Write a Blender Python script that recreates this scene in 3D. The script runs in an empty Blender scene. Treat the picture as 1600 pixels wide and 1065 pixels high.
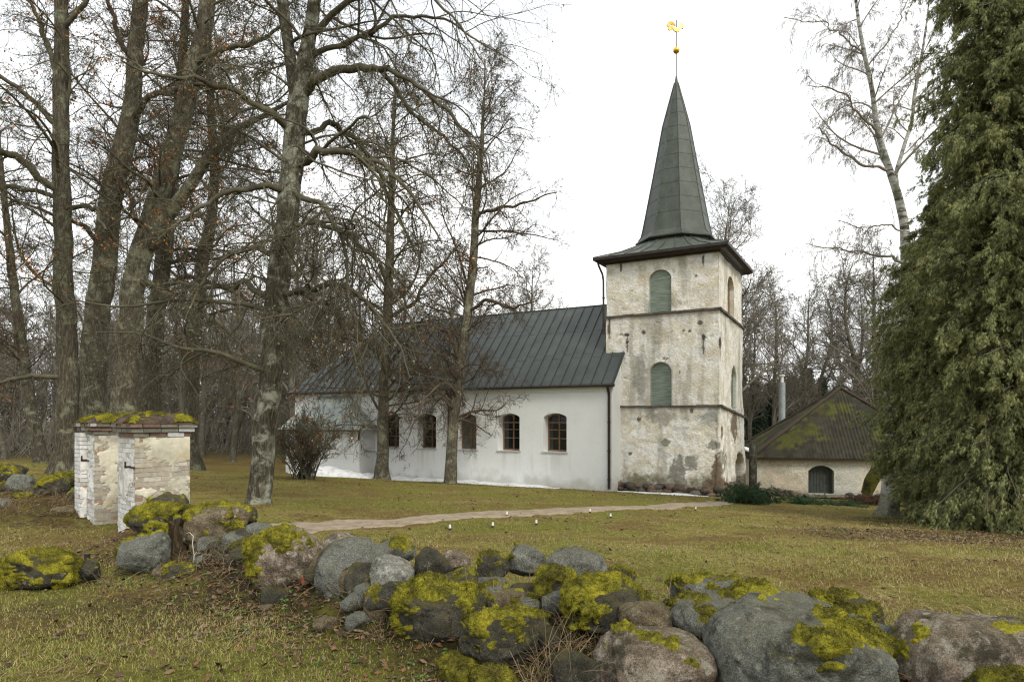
import bpy, math, random
import numpy as np
from math import radians as R, sin, cos, pi

# ------------------------------------------------------------------ camera, sky, sun, exposure
S = bpy.context.scene
C = bpy.data.collections.new("place"); S.collection.children.link(C)
F = 1031.0; HX = 800.0; HY = 655.0; CZ = 1.7          # focal length in photo pixels, horizon, eye height
cam = bpy.data.cameras.new("camera"); camo = bpy.data.objects.new("camera", cam); C.objects.link(camo)
camo.location = (0, 0, CZ); camo.rotation_euler = (R(90), 0, 0)
cam.sensor_width = 36; cam.lens = 36 * F / 1600; cam.shift_y = (HY - 532.5) / 1600
cam.clip_start = 0.05; cam.clip_end = 4000
S.camera = camo
SUN_EL, SUN_AZ = 42, 150                               # veiled sun behind the photographer's right shoulder
w = bpy.data.worlds.new("World"); S.world = w; w.use_nodes = True
nt = w.node_tree; nt.nodes.clear()
out = nt.nodes.new("ShaderNodeOutputWorld")
sky = nt.nodes.new("ShaderNodeTexSky"); sky.sky_type = 'NISHITA'; sky.sun_disc = False
sky.sun_elevation = R(SUN_EL); sky.sun_rotation = R(SUN_AZ); sky.air_density = 1; sky.dust_density = 3
b1 = nt.nodes.new("ShaderNodeBackground"); b1.inputs[1].default_value = 0.12
nt.links.new(sky.outputs[0], b1.inputs[0])
tc = nt.nodes.new("ShaderNodeTexCoord")
mp = nt.nodes.new("ShaderNodeMapping"); mp.inputs['Scale'].default_value = (1, 1, 2.6)
nt.links.new(tc.outputs['Generated'], mp.inputs[0])
nz = nt.nodes.new("ShaderNodeTexNoise"); nz.inputs['Scale'].default_value = 1.7; nz.inputs['Detail'].default_value = 5
nz.inputs['Roughness'].default_value = 0.6
nt.links.new(mp.outputs[0], nz.inputs[0])
rp = nt.nodes.new("ShaderNodeValToRGB")
rp.color_ramp.elements[0].position = .40; rp.color_ramp.elements[0].color = (.575, .60, .625, 1)
rp.color_ramp.elements[1].position = .68; rp.color_ramp.elements[1].color = (1.0, 1.0, .97, 1)
nt.links.new(nz.outputs[0], rp.inputs[0])
b2 = nt.nodes.new("ShaderNodeBackground"); b2.inputs[1].default_value = .88
nt.links.new(rp.outputs[0], b2.inputs[0])
mx = nt.nodes.new("ShaderNodeMixShader"); mx.inputs[0].default_value = .93      # closed cloud cover
nt.links.new(b1.outputs[0], mx.inputs[1]); nt.links.new(b2.outputs[0], mx.inputs[2]); nt.links.new(mx.outputs[0], out.inputs[0])
sl = bpy.data.lights.new("sun", 'SUN'); so = bpy.data.objects.new("sun", sl); C.objects.link(so)
sl.energy = 1.1; sl.angle = R(18); sl.color = (1, .94, .84)
az = R(SUN_AZ)
sd = np.array([sin(az) * cos(R(SUN_EL)), cos(az) * cos(R(SUN_EL)), sin(R(SUN_EL))])   # towards the sun
from mathutils import Vector
so.rotation_euler = Vector(sd).to_track_quat('Z', 'Y').to_euler()
S.view_settings.view_transform = 'Standard'; S.view_settings.look = 'None'
S.view_settings.exposure = 1.12; S.view_settings.gamma = 1
S.render.engine = 'CYCLES'
S.cycles.use_denoising = True; S.cycles.denoising_input_passes = 'RGB_ALBEDO_NORMAL'; S.cycles.denoising_prefilter = 'NONE'; S.cycles.filter_width = 1.25; S.cycles.max_bounces = 5; S.cycles.diffuse_bounces = 3; S.cycles.glossy_bounces = 2
S.cycles.transmission_bounces = 2; S.cycles.transparent_max_bounces = 4
S.cycles.use_adaptive_sampling = True; S.cycles.adaptive_threshold = 0.006

# ------------------------------------------------------------------ noise (numpy)
def hash3(ix, iy, iz, seed):
    n = (ix.astype(np.int64) * 374761393 + iy.astype(np.int64) * 668265263 + iz.astype(np.int64) * 2147483647 + seed * 144665) & 0x7fffffff
    n = ((n ^ (n >> 13)) * 1274126177) & 0x7fffffff
    n = ((n ^ (n >> 15)) * 1911520717) & 0x7fffffff
    return ((n ^ (n >> 16)) & 0xffffff) / float(0xffffff) * 2 - 1
def vnoise(P, seed=0):
    P = np.asarray(P, float); i = np.floor(P).astype(np.int64); f = P - i; u = f * f * f * (f * (f * 6 - 15) + 10)
    r = 0
    for dx in (0, 1):
        wx = u[:, 0] if dx else 1 - u[:, 0]
        for dy in (0, 1):
            wy = u[:, 1] if dy else 1 - u[:, 1]
            for dz in (0, 1):
                wz = u[:, 2] if dz else 1 - u[:, 2]
                r = r + hash3(i[:, 0] + dx, i[:, 1] + dy, i[:, 2] + dz, seed) * wx * wy * wz
    return r
def fbm(P, oct=4, seed=0, gain=.5):
    P = np.asarray(P, float); a = 1.; s = 0; t = 0
    for k in range(oct):
        s = s + a * vnoise(P * 2 ** k + 17.3 * k, seed + k); t += a; a *= gain
    return s / t
def sst(a, b, x):
    t = np.clip((x - a) / (b - a), 0, 1); return t * t * (3 - 2 * t)

# ------------------------------------------------------------------ the lie of the land
def G(x, y):
    x = np.asarray(x, float); y = np.asarray(y, float)
    ks = [-20, 0, 5, 10, 15, 20, 26, 30, 36, 45, 60, 100, 300, 3000]
    vs = [.1, 0, -.02, -.25, -.55, -.85, -1.2, -1.45, -2.0, -2.4, -2.6, -2.8, -3.2, -6]
    b = sum(np.interp(y + o, ks, vs) for o in (-2, -1, 0, 1, 2)) / 5
    lat = -.045 * np.clip(x - 3, -27, 14) * sst(4, 20, y)
    return b + lat
EARTH = [(9., 2.4), (4.5, 3.2), (2.9, 3.75), (1.3, 4.3), (0, 5.0), (-1.3, 5.9), (-2.6, 7.0), (-3.9, 8.2), (-5.3, 9.6)]
EARTH2 = [(-8.2, 12.3), (-10.2, 13.4), (-13, 14.8), (-22, 18)]
def dseg(x, y, line):
    d = np.full(np.shape(x), 1e9)
    for (ax, ay), (bx, by) in zip(line[:-1], line[1:]):
        vx, vy = bx - ax, by - ay; t = np.clip(((x - ax) * vx + (y - ay) * vy) / (vx * vx + vy * vy), 0, 1)
        d = np.minimum(d, np.hypot(x - ax - t * vx, y - ay - t * vy))
    return d
def berm(x, y):
    return np.exp(-(dseg(x, y, EARTH) / .46) ** 2) * .33 + np.exp(-(dseg(x, y, EARTH2) / .8) ** 2) * .35
def GZ(x, y):
    x = np.atleast_1d(np.asarray(x, float)); y = np.atleast_1d(np.asarray(y, float))
    P = np.stack([x, y, 0 * x], 1)
    return G(x, y) + berm(x, y) + fbm(P * .35, 3, 5) * .07 * sst(3, 12, np.abs(y) + np.abs(x)) + fbm(P * 1.7, 3, 9) * .022
def gz(x, y): return float(GZ(x, y)[0])
def W(px, py, Y): return np.array([(px - HX) / F * Y, Y, CZ - (py - HY) / F * Y])
def onground(px, Y): x = (px - HX) / F * Y; return (x, Y, gz(x, Y))

# ------------------------------------------------------------------ objects
ORG = {}
def tag(o, label=None, cat=None, group=None, kind=None):
    if label: o["label"] = label
    if cat: o["category"] = cat
    if group: o["group"] = group
    if kind: o["kind"] = kind
    return o
def thing(name, loc, label, cat, group=None):
    o = bpy.data.objects.new(name, None); C.objects.link(o); o.location = loc; o.empty_display_size = .2
    ORG[o.name] = np.array(loc, float); return tag(o, label, cat, group)
def mesh(name, V, Fc, mat, parent=None, col=None, smooth=False, loc=None, mats=None):
    """V (n,3) world coordinates; Fc (m,k) array or list of arrays of one size each"""
    V = np.asarray(V, float)
    o0 = ORG[parent.name] if parent is not None else (np.array(loc, float) if loc is not None else np.zeros(3))
    V = V - o0
    groups = Fc if isinstance(Fc, list) else [Fc]
    groups = [np.asarray(g, np.int32) for g in groups if len(g)]
    me = bpy.data.meshes.new(name)
    nl = sum(g.size for g in groups); nf = sum(len(g) for g in groups)
    me.vertices.add(len(V)); me.vertices.foreach_set('co', V.astype(np.float32).ravel())
    me.loops.add(nl); me.loops.foreach_set('vertex_index', np.concatenate([g.ravel() for g in groups]))
    sz = np.concatenate([np.full(len(g), g.shape[1], np.int32) for g in groups])
    me.polygons.add(nf); me.polygons.foreach_set('loop_start', np.concatenate([[0], np.cumsum(sz)[:-1]]).astype(np.int32))
    me.polygons.foreach_set('loop_total', sz)
    me.update(calc_edges=True)
    me.polygons.foreach_set('use_smooth', np.full(nf, bool(smooth)))
    if col is not None:
        a = me.color_attributes.new('Col', 'FLOAT_COLOR', 'POINT'); c4 = np.ones((len(V), 4), np.float32); c4[:, :3] = col
        a.data.foreach_set('color', c4.ravel())
    if mat is not None: me.materials.append(mat)
    o = bpy.data.objects.new(name, me); C.objects.link(o)
    if parent is not None:
        o.parent = parent; ORG[o.name] = o0
    else:
        o.location = o0; ORG[o.name] = o0
    return o
class MB:
    def __init__(s): s.V = []; s.Q = []; s.T = []; s.n = 0; s.c = []
    def add(s, V, Q=None, T=None, col=None):
        V = np.asarray(V, float).reshape(-1, 3)
        if Q is not None and len(Q): s.Q.append(np.asarray(Q) + s.n)
        if T is not None and len(T): s.T.append(np.asarray(T) + s.n)
        s.V.append(V); s.n += len(V)
        s.c.append(np.broadcast_to(np.asarray(col if col is not None else (1, 1, 1), float), V.shape))
    def box(s, o, ex, ey, ez, col=None):
        """corner o and three edge vectors"""
        o = np.asarray(o, float); ex = np.asarray(ex, float); ey = np.asarray(ey, float); ez = np.asarray(ez, float)
        V = [o, o + ex, o + ex + ey, o + ey]; V = V + [v + ez for v in V]
        s.add(V, [(3, 2, 1, 0), (4, 5, 6, 7), (0, 1, 5, 4), (1, 2, 6, 5), (2, 3, 7, 6), (3, 0, 4, 7)], col=col)
    def prism(s, top, bot, col=None):
        n = len(top); V = list(top) + list(bot)
        q = [(i, (i + 1) % n, (i + 1) % n + n, i + n) for i in range(n)]
        s.add(V, q, col=col)
        for k, ring in ((0, top), (1, bot)):
            c = np.mean(np.asarray(ring, float), 0)
            s.add(list(ring) + [c], T=[((i, (i + 1) % n, n) if k else ((i + 1) % n, i, n)) for i in range(n)], col=col)
    def tube(s, P, r, sides=8, col=None):
        P = np.asarray(P, float)[None]; r = np.broadcast_to(np.asarray(r, float), (P.shape[1],))[None]
        V, Q = tubes(P, r, sides); s.add(V, Q, col=col)
        for e in (0, -1):
            base = V.reshape(1, P.shape[1], sides, 3)[0, e]
            s.add(np.vstack([base, P[0, e][None]]), T=[(i, (i + 1) % sides, sides) for i in range(sides)], col=col)
    def build(s, name, mat, parent=None, smooth=False, loc=None, usecol=False):
        V = np.vstack(s.V); g = []
        if s.Q: g.append(np.vstack(s.Q))
        if s.T: g.append(np.vstack(s.T))
        return mesh(name, V, g, mat, parent, col=np.vstack(s.c) if usecol else None, smooth=smooth, loc=loc)
def norm(v): return v / np.maximum(np.linalg.norm(v, axis=-1, keepdims=True), 1e-9)
def tubes(P, r, sides):
    """P (N,K,3), r (N,K) -> verts, quads"""
    N, K, _ = P.shape
    T = norm(np.gradient(P, axis=1)); mt = T.mean(1)
    ref = np.eye(3)[np.argmin(np.abs(mt), 1)][:, None, :]
    U = norm(np.cross(T, ref)); Vv = np.cross(T, U)
    a = np.arange(sides) * 2 * pi / sides
    V = P[:, :, None, :] + r[:, :, None, None] * (U[:, :, None, :] * np.cos(a)[:, None] + Vv[:, :, None, :] * np.sin(a)[:, None])
    V = V.reshape(-1, 3)
    i = np.arange(N)[:, None, None] * K * sides + np.arange(K - 1)[None, :, None] * sides
    j = np.arange(sides)[None, None, :]; j2 = (j + 1) % sides
    Q = np.stack([i + j, i + sides + j, i + sides + j2, i + j2], -1).reshape(-1, 4)
    return V, Q
def copy_thing(o, loc, rz=0, sc=1., label=None, name=None):
    c = o.copy(); C.objects.link(c); c.location = loc; c.rotation_euler = (0, 0, rz); c.scale = (sc, sc, sc)
    if label: c["label"] = label
    for ch in list(o.children):
        d = ch.copy(); C.objects.link(d); d.parent = c
    return c

# ------------------------------------------------------------------ materials
class NT:
    def __init__(s, name):
        s.m = bpy.data.materials.new(name); s.m.use_nodes = True; s.t = s.m.node_tree
        s.b = s.t.nodes['Principled BSDF']; s.co = s.t.nodes.new('ShaderNodeTexCoord').outputs['Object']
    def L(s, a, b):
        if isinstance(a, (int, float)): b.default_value = a
        elif isinstance(a, tuple): b.default_value = a if len(a) == 4 else a + (1,)
        else: s.t.links.new(a, b)
    def scale(s, v):
        n = s.t.nodes.new('ShaderNodeMapping'); n.inputs['Scale'].default_value = v; s.L(s.co, n.inputs[0]); return n.outputs[0]
    def noise(s, sc, det=4, rough=.55, dist=0, co=None):
        n = s.t.nodes.new('ShaderNodeTexNoise'); n.inputs['Scale'].default_value = sc; n.inputs['Detail'].default_value = det
        n.inputs['Roughness'].default_value = rough; n.inputs['Distortion'].default_value = dist; s.L(co or s.co, n.inputs[0]); return n.outputs[0]
    def vor(s, sc, co=None, feat='F1', rnd=1):
        n = s.t.nodes.new('ShaderNodeTexVoronoi'); n.feature = feat; n.inputs['Scale'].default_value = sc
        n.inputs['Randomness'].default_value = rnd; s.L(co or s.co, n.inputs[0]); return n.outputs[0]
    def ramp(s, f, st):
        n = s.t.nodes.new('ShaderNodeValToRGB'); e = n.color_ramp.elements
        while len(e) < len(st): e.new(.5)
        for x, (p, c) in zip(e, st): x.position = p; x.color = (c, c, c, 1) if isinstance(c, (int, float)) else tuple(c) + (1,)
        s.L(f, n.inputs[0]); return n.outputs[0]
    def mix(s, f, a, b, mode='MIX'):
        n = s.t.nodes.new('ShaderNodeMix'); n.data_type = 'RGBA'; n.blend_type = mode
        s.L(f, n.inputs[0]); s.L(a, n.inputs[6]); s.L(b, n.inputs[7]); return n.outputs[2]
    def math(s, op, a, b=0.):
        n = s.t.nodes.new('ShaderNodeMath'); n.operation = op; s.L(a, n.inputs[0]); s.L(b, n.inputs[1]); return n.outputs[0]
    def attr(s, name='Col'):
        n = s.t.nodes.new('ShaderNodeAttribute'); n.attribute_name = name; return n.outputs[0]
    def bump(s, h, st=.5, d=.02):
        n = s.t.nodes.new('ShaderNodeBump'); n.inputs['Strength'].default_value = st; n.inputs['Distance'].default_value = d
        s.L(h, n.inputs['Height']); s.L(n.outputs[0], s.b.inputs['Normal'])
    def done(s, col, rough=.9, spec=.3, metal=0.):
        s.L(col, s.b.inputs['Base Color']); s.L(rough, s.b.inputs['Roughness']); s.b.inputs['Specular IOR Level'].default_value = spec
        s.b.inputs['Metallic'].default_value = metal; return s.m
def simple(name, c1, c2, sc=3, rough=.8, metal=0., bs=.3, bsc=None, bd=.01, spec=.3):
    n = NT(name); f = n.noise(sc, 6, .6); n.bump(n.noise(bsc or sc * 6, 4), bs, bd)
    return n.done(n.ramp(f, [(.3, c1), (.7, c2)]), rough, spec, metal)
def attrmat(name, sc=20, lo=.8, hi=1.2, rough=.9, bs=.4, bd=.01, spec=.2, bsc=None):
    n = NT(name); f = n.noise(sc, 5, .65); v = n.ramp(f, [(.25, lo / 1.3), (.75, hi / 1.3)])
    c = n.mix(1., n.attr(), v, 'MULTIPLY'); c = n.mix(1., c, (1.3, 1.3, 1.3), 'MULTIPLY')
    n.bump(n.noise(bsc or sc * 2, 5, .6), bs, bd); return n.done(c, rough, spec)

# trees' bark: grey-brown with greenish-grey lichen
def barkmat(name, dark, light, lich, lamt=.52, sc=6):
    n = NT(name)
    st = n.scale((1, 1, .17)); f = n.noise(sc * 3.4, 8, .72, .8, co=st)
    c = n.ramp(f, [(.36, tuple(v * .55 for v in dark)), (.5, dark), (.66, light)])
    l = n.ramp(n.noise(2.3, 8, .72, .4), [(lamt, 0.), (lamt + .12, 1.)]); c = n.mix(l, c, lich)
    n.bump(f, 1., .07); return n.done(c, .95, .1)
BARK = barkmat('bark_grey_lichen', (.095, .083, .060), (.225, .20, .148), (.26, .265, .18), .50)
BARKL = barkmat('bark_pale_lichen', (.075, .066, .046), (.20, .185, .135), (.36, .37, .29), .49)
BARKD = barkmat('bark_dark', (.080, .070, .050), (.19, .17, .125), (.22, .23, .15), .52)
BARKF = barkmat('bark_far_hazed', (.11, .098, .075), (.19, .17, .13), (.20, .20, .14), .52)  # far bark, distance haze put into the colour by paling it
TWIG = simple('twig_brown', (.05, .037, .024), (.11, .085, .055), 2.2, .9, bs=0)
TWIGL = simple('twig_lichen_grey', (.045, .036, .023), (.13, .122, .078), 1.6, .95, bs=0)
TWIGF = simple('twig_far_hazed', (.125, .112, .086), (.205, .185, .145), 1, .9, bs=0)  # lighter than near twigs: haze and brightening against self-shadow put into the colour
RUST = attrmat('dead_leaf', 30, .6, 1.0, .7, 0, .001)
# ------------------------------------------------------------------ ground
def ground():
    def axis(lo, hi, fine_lo, fine_hi, step, n_out):
        mid = np.arange(fine_lo, fine_hi + 1e-6, step)
        up = fine_hi + (hi - fine_hi) * (np.linspace(0, 1, n_out + 1)[1:] ** 4) + np.arange(1, n_out + 1) * .3
        dn = fine_lo + (lo - fine_lo) * (np.linspace(0, 1, n_out + 1)[1:] ** 4) - np.arange(1, n_out + 1) * .3
        return np.concatenate([dn[::-1], mid, up])
    xs = axis(-1500, 1500, -16, 14, .1, 90); ys = axis(-400, 2500, 1.5, 26, .1, 110)
    X, Y = np.meshgrid(xs, ys); nx, ny = len(xs), len(ys)
    P = np.stack([X.ravel(), Y.ravel()], 1); Z = GZ(P[:, 0], P[:, 1])
    V = np.column_stack([P, Z])
    i = (np.arange(ny - 1)[:, None] * nx + np.arange(nx - 1)[None, :]).ravel()
    Q = np.stack([i, i + 1, i + nx + 1, i + nx], 1)
    Q3 = np.column_stack([P, 0 * Z])
    a = fbm(Q3 * .22, 4, 31) ; b = fbm(Q3 * .9, 4, 37); c = fbm(Q3 * 3.1, 3, 41)
    green = np.array([.20, .19, .040]); olive = np.array([.30, .25, .075]); brown = np.array([.20, .130, .048]); dark = np.array([.038, .026, .016])
    t = sst(-.25, .35, a + .5 * b)[:, None]; col = green * (1 - t) + olive * t
    t = (sst(-.05, .4, b + .6 * c) * .85)[:, None]; col = col * (1 - t) + brown * t
    wall = dseg(P[:, 0], P[:, 1], EARTH); wall2 = dseg(P[:, 0], P[:, 1], EARTH2)
    t = np.maximum(np.exp(-(wall / .85) ** 2), np.exp(-(wall2 / 1.3) ** 2) * .95)[:, None] * (.95 + .6 * c[:, None]); t = np.clip(t, 0, 1)
    col = col * (1 - t) + dark * t  # dark soil and litter, deepened in colour for the shade between boulders
    # bare brown ground where leaves lay, in front of the wall, under the shrubs and on the right
    for (cx, cy, sx, sy, am, cl) in ((9.5, 12.5, 4.2, 2.0, .85, dark * 1.5), (-3.2, 6.0, 1.6, .7, .6, dark * 1.3), (-5, 5, 2.2, .8, .45, brown * .7), (-8.5, 26, 3, 1.2, .7, brown * .7),
                                 (-7, 20, 7, 2, .4, brown), (-3, 30, 3, 1., .6, dark * 1.4), (10, 20, 4, 1.5, .35, brown), (-11, 13, 3.5, 1.3, .6, brown * .8), (-6.5, 9.8, 2., 1.2, .6, brown * 1.1),
                                 (14, 17, 6, 2.6, .85, dark * 1.2), (-18, 40, 14, 9, .7, brown * .8), (0, 60, 60, 16, .85, brown * .62), (9, 27, 5, 1.2, .5, brown)):
        d = ((P[:, 0] - cx) / sx) ** 2 + ((P[:, 1] - cy) / sy) ** 2
        t = (am * sst(1.6, .3, d + b * 1.1 + .5 * c))[:, None]; col = col * (1 - t) + cl * t
    far = sst(48, 75, np.hypot(P[:, 0], P[:, 1]))[:, None]; col = col * (1 - far) + np.array([.075, .062, .04]) * far
    n = NT('turf'); f = n.noise(14, 8, .75); g = n.noise(70, 5, .7)
    v = n.ramp(f, [(.30, .25), (.48, .72), (.68, 1.25)]); c1 = n.mix(1., n.attr(), v, 'MULTIPLY')
    v2 = n.ramp(g, [(.3, .35), (.7, 1.5)]); c1 = n.mix(.8, c1, n.mix(1., c1, v2, 'MULTIPLY'))
    h = n.noise(5, 6, .6); c1 = n.mix(n.ramp(h, [(.53, 0.), (.66, .5)]), c1, (.17, .165, .016))
    c1 = n.mix(1., c1, (1.22, 1.22, 1.22), 'MULTIPLY')
    n.bump(n.noise(28, 8, .75), 1., .08)
    tag(mesh('ground', V, Q, n.done(c1, .95, .1), col=col, smooth=True), kind='structure')
ground()

# trodden sand path from the gate side to the tower door
PATH = [(-5.2, 11.2), (-4.2, 11.6), (-2.8, 12.5), (-.6, 14.4), (1.6, 16.5), (3.9, 18.8), (6.4, 21.6), (8.6, 24.8), (10.2, 27.6), (11.2, 30.2)]
def path():
    p = np.array(PATH); t = np.linspace(0, len(p) - 1, 260); q = np.column_stack([np.interp(t, range(len(p)), p[:, k]) for k in (0, 1)])
    for _ in range(14): q[1:-1] = (q[:-2] + q[1:-1] * 2 + q[2:]) / 4
    d = norm(np.gradient(q, axis=0)); nn = np.column_stack([-d[:, 1], d[:, 0]]); m = 15
    u = np.linspace(-1, 1, m); V = []
    for k in range(len(q)):
        tp = min(1, .15 + k / 40); wl = .55 * tp + .2 * vnoise(np.array([[k * .09, 1, 0]]), 3)[0] * tp + .12 * vnoise(np.array([[k * .5, 5, 0]]), 3)[0] * tp + .25 * (k > 215) * (k - 215) / 45
        wr = .55 * tp + .2 * vnoise(np.array([[k * .09, 9, 0]]), 3)[0] * tp + .12 * vnoise(np.array([[k * .5, 3, 0]]), 4)[0] * tp + .25 * (k > 215) * (k - 215) / 45
        for x in u: V.append(q[k] + nn[k] * (x * (wl if x > 0 else wr)))
    V = np.array(V); e = np.abs(np.tile(u, len(q)))
    Z = GZ(V[:, 0], V[:, 1]) + .022 - .05 * sst(.86, 1., e)
    i = (np.arange(len(q) - 1)[:, None] * m + np.arange(m - 1)[None, :]).ravel()
    Q = np.stack([i, i + m, i + m + 1, i + 1], 1)
    n = NT('sand'); f = n.noise(4, 8, .7); c = n.ramp(f, [(.25, (.13, .095, .06)), (.45, (.27, .215, .15)), (.75, (.40, .33, .245))])
    g = n.ramp(n.noise(1.3, 7, .75, .5), [(.56, 0.), (.68, .75)]); c = n.mix(g, c, (.10, .085, .025)); n.bump(n.noise(30, 6, .7), .7, .03)
    tag(mesh('path', np.column_stack([V, Z]), Q, n.done(c, .95, .15), smooth=True), kind='structure')
path()

# ------------------------------------------------------------------ the church
A, B = .8735, .4868
D1 = np.array([-A, B, 0]); D2 = np.array([B, A, 0]); P0 = np.array([4.54, 30., 0]); UZ = np.array([0, 0, 1.])
def ch(t, d, z): return P0 + D1 * t + D2 * d + UZ * z
church = thing('church', tuple(ch(5, 4, -1.6)), 'white village church with dark metal roof and cream square bell tower carrying a green spire', 'church')

def project(V): return HX + F * V[:, 0] / V[:, 1], HY - F * (V[:, 2] - CZ) / V[:, 1]
def arch(cx, z0, w, h, rise, n=20):
    """outline from bottom left, up, over the arch, down"""
    hw = w / 2; zs = z0 + h - rise; r = (hw * hw + rise * rise) / (2 * rise); a = math.asin(min(1, hw / r)); cz = z0 + h - r
    if rise >= hw - 1e-6: cz = zs; r = hw; a = pi / 2
    return np.array([(cx - hw, z0)] + [(cx + r * sin(-a + 2 * a * k / n), cz + r * cos(-a + 2 * a * k / n)) for k in range(n + 1)] + [(cx + hw, z0)])
def inside(P, poly):
    r = np.zeros(len(P), bool); n = len(poly); x, z = P[:, 0], P[:, 1]
    for i in range(n):
        x1, z1 = poly[i]; x2, z2 = poly[(i + 1) % n]
        c = ((z1 > z) != (z2 > z)) & (x < (x2 - x1) * (z - z1) / (z2 - z1 + 1e-12) + x1); r ^= c
    return r
def densify(poly, step=.02):
    o = []
    for i in range(len(poly)):
        a, b = poly[i], poly[(i + 1) % len(poly)]; n = max(1, int(np.hypot(*(b - a)) / step))
        for k in range(n): o.append(a + (b - a) * k / n)
    return np.array(o)
def wall(o, ux, inw, width, z0, z1, opens, cell, disp, shape=None, depth=.35):
    """a rendered wall face as a fine grid with arched openings and their reveals; returns V,Q. disp(P2,V)->outward offset"""
    nx = max(2, int(width / cell)); nz_ = max(2, int((z1 - z0) / cell)); xs = np.linspace(0, width, nx + 1); zs = np.linspace(z0, z1, nz_ + 1)
    X, Z = np.meshgrid(xs, zs); P = np.column_stack([X.ravel(), Z.ravel()])
    i = (np.arange(nz_)[:, None] * (nx + 1) + np.arange(nx)[None, :]).ravel(); Q = np.stack([i, i + 1, i + nx + 2, i + nx + 1], 1)
    hold = np.zeros(len(P), bool); keep = np.ones(len(Q), bool); Pn = P.copy()
    for poly, dp in opens:
        ins = inside(P, poly); keep &= ~ins[Q].all(1); D = densify(poly)
        near = ins.nonzero()[0]; used = np.unique(Q[keep].ravel()); near = np.intersect1d(near, used)
        for k in near: Pn[k] = D[np.argmin(((D - P[k]) ** 2).sum(1))]
        hold |= ins
    V = o + ux * Pn[:, :1] + UZ * Pn[:, 1:]
    off = disp(Pn, V)
    edge = np.zeros(len(P), bool)
    V = V - inw * (off * ~hold)[:, None]
    Q = Q[keep]; Vs = [V]; Qs = [Q]; n = len(V); flag = [np.zeros(len(V))]
    for poly, dp in opens:
        D = densify(poly, .06); m = len(D); a = o + ux * D[:, :1] + UZ * D[:, 1:]
        Vs += [a - inw * .004, a + inw * dp]; j = np.arange(m); j2 = (j + 1) % m
        Qs.append(np.stack([n + j, n + m + j, n + m + j2, n + j2], 1)); n += 2 * m; flag.append(np.ones(2 * m))
    return np.vstack(Vs), np.vstack(Qs), np.concatenate(flag)
def panel(o, ux, inw, poly, dp, thick=.03):
    """flat arched panel standing dp behind the wall face"""
    c = poly.mean(0); n = len(poly); a = o + ux * poly[:, :1] + UZ * poly[:, 1:] + inw * dp; cc = o + ux * c[0] + UZ * c[1] + inw * dp
    V = np.vstack([a, cc[None], a + inw * thick]); T = [(i, (i + 1) % n, n) for i in range(n)]
    Q = [(i, i + n + 1, (i + 1) % n + n + 1, (i + 1) % n) for i in range(n)]
    return V, Q, T

EAVE = 3.32; RIDGE = 7.69
WHITE = attrmat('lime_render', 9, .95, 1.03, .9, .35, .01)
PLAST = attrmat('old_plaster', 9, .78, 1.12, .95, 1., .05, bsc=13)
n = NT('roof_metal'); f = n.noise(1.3, 6, .6); c = n.ramp(f, [(.3, (.026, .033, .030)), (.7, (.055, .066, .060))])
n.bump(n.noise(3, 3), .15, .02); ROOFM = n.done(c, .5, .5)
n = NT('spire_metal'); f = n.noise(2.2, 6, .6); c = n.ramp(f, [(.3, (.036, .044, .033)), (.7, (.070, .082, .064))])
c = n.mix(n.ramp(n.noise(1.1, 5, .7, co=n.scale((3, 3, .5))), [(.5, 0.), (.7, .5)]), c, (.10, .12, .10)); n.bump(n.noise(3, 3), .2, .02)
SPIREM = n.done(c, .55, .4)
DARKM = simple('dark_brown_metal', (.022, .015, .012), (.045, .032, .026), 4, .45, .0, .1)
n = NT('tower_shutter_paint'); st = n.scale((.6, .6, 9)); f = n.noise(3, 5, .6, co=st)
c = n.ramp(f, [(.3, (.15, .185, .155)), (.5, (.24, .295, .25)), (.72, (.40, .44, .38))])
c = n.mix(n.ramp(n.noise(14, 6, .7), [(.60, 0.), (.72, .7)]), c, (.13, .12, .08)); n.bump(f, .4, .02); SHUT = n.done(c, .8)
WOODR = simple('window_wood', (.13, .075, .04), (.27, .165, .095), 5, .6)
SILL = simple('sill_grey', (.35, .36, .34), (.5, .5, .47), 4, .6)
n = NT('glass_pane'); n.done((.012, .015, .014), .06, .5); GLASS = n.m
GLASS2 = simple('dusty_pane', (.06, .065, .05), (.12, .12, .095), 3, .35, bs=.05)

def nave_col(V, fl=None):
    c = np.full((len(V), 3), (.77, .785, .765)); g = GZ(V[:, 0], V[:, 1]); h = V[:, 2] - g
    s = fbm(V * np.array([1.2, 1.2, .6]), 5, 71)
    c = c * (1 + .05 * s)[:, None]; t = (sst(.0, .5, fbm(V * np.array([.8, .8, .5]), 5, 79)) * .22)[:, None]; c = c * (1 - t) + np.array([.60, .60, .56]) * t
    t = (sst(.7, .0, h + .5 * fbm(V * 2.5, 4, 72)) * .6)[:, None]; c = c * (1 - t) + np.array([.42, .40, .33]) * t
    t = (sst(.35, .6, fbm(V * np.array([2, 2, .35]), 4, 75)) * sst(2.6, .5, h) * .4)[:, None]; c = c * (1 - t) + np.array([.5, .5, .45]) * t
    ax = (V - P0) @ D1
    for tc_ in (2.86, 5.38, 7.88, 10.38, 12.85):
        q = V[:, 2] < .12; t = (q * sst(.75, .5, np.abs(ax - tc_)) * sst(-1.3, .1, V[:, 2] + .5 * fbm(V * np.array([3, 3, .3]), 3, 76)) * sst(-.2, .3, fbm(V * np.array([5, 5, .25]), 3, 78)) * .45)[:, None]; c = c * (1 - t) + np.array([.50, .49, .44]) * t
    return c
opens = []; wins = []
for tc_, kind in ((2.86, 0), (5.38, 1), (7.88, 2), (10.38, 1), (12.85, 1)):
    poly = arch(tc_, .16, 1.22, 1.84, .17); opens.append((poly, .64)); wins.append((tc_, poly, kind))
disp = lambda P, V: fbm(V * 1.1, 3, 77) * .012
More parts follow.
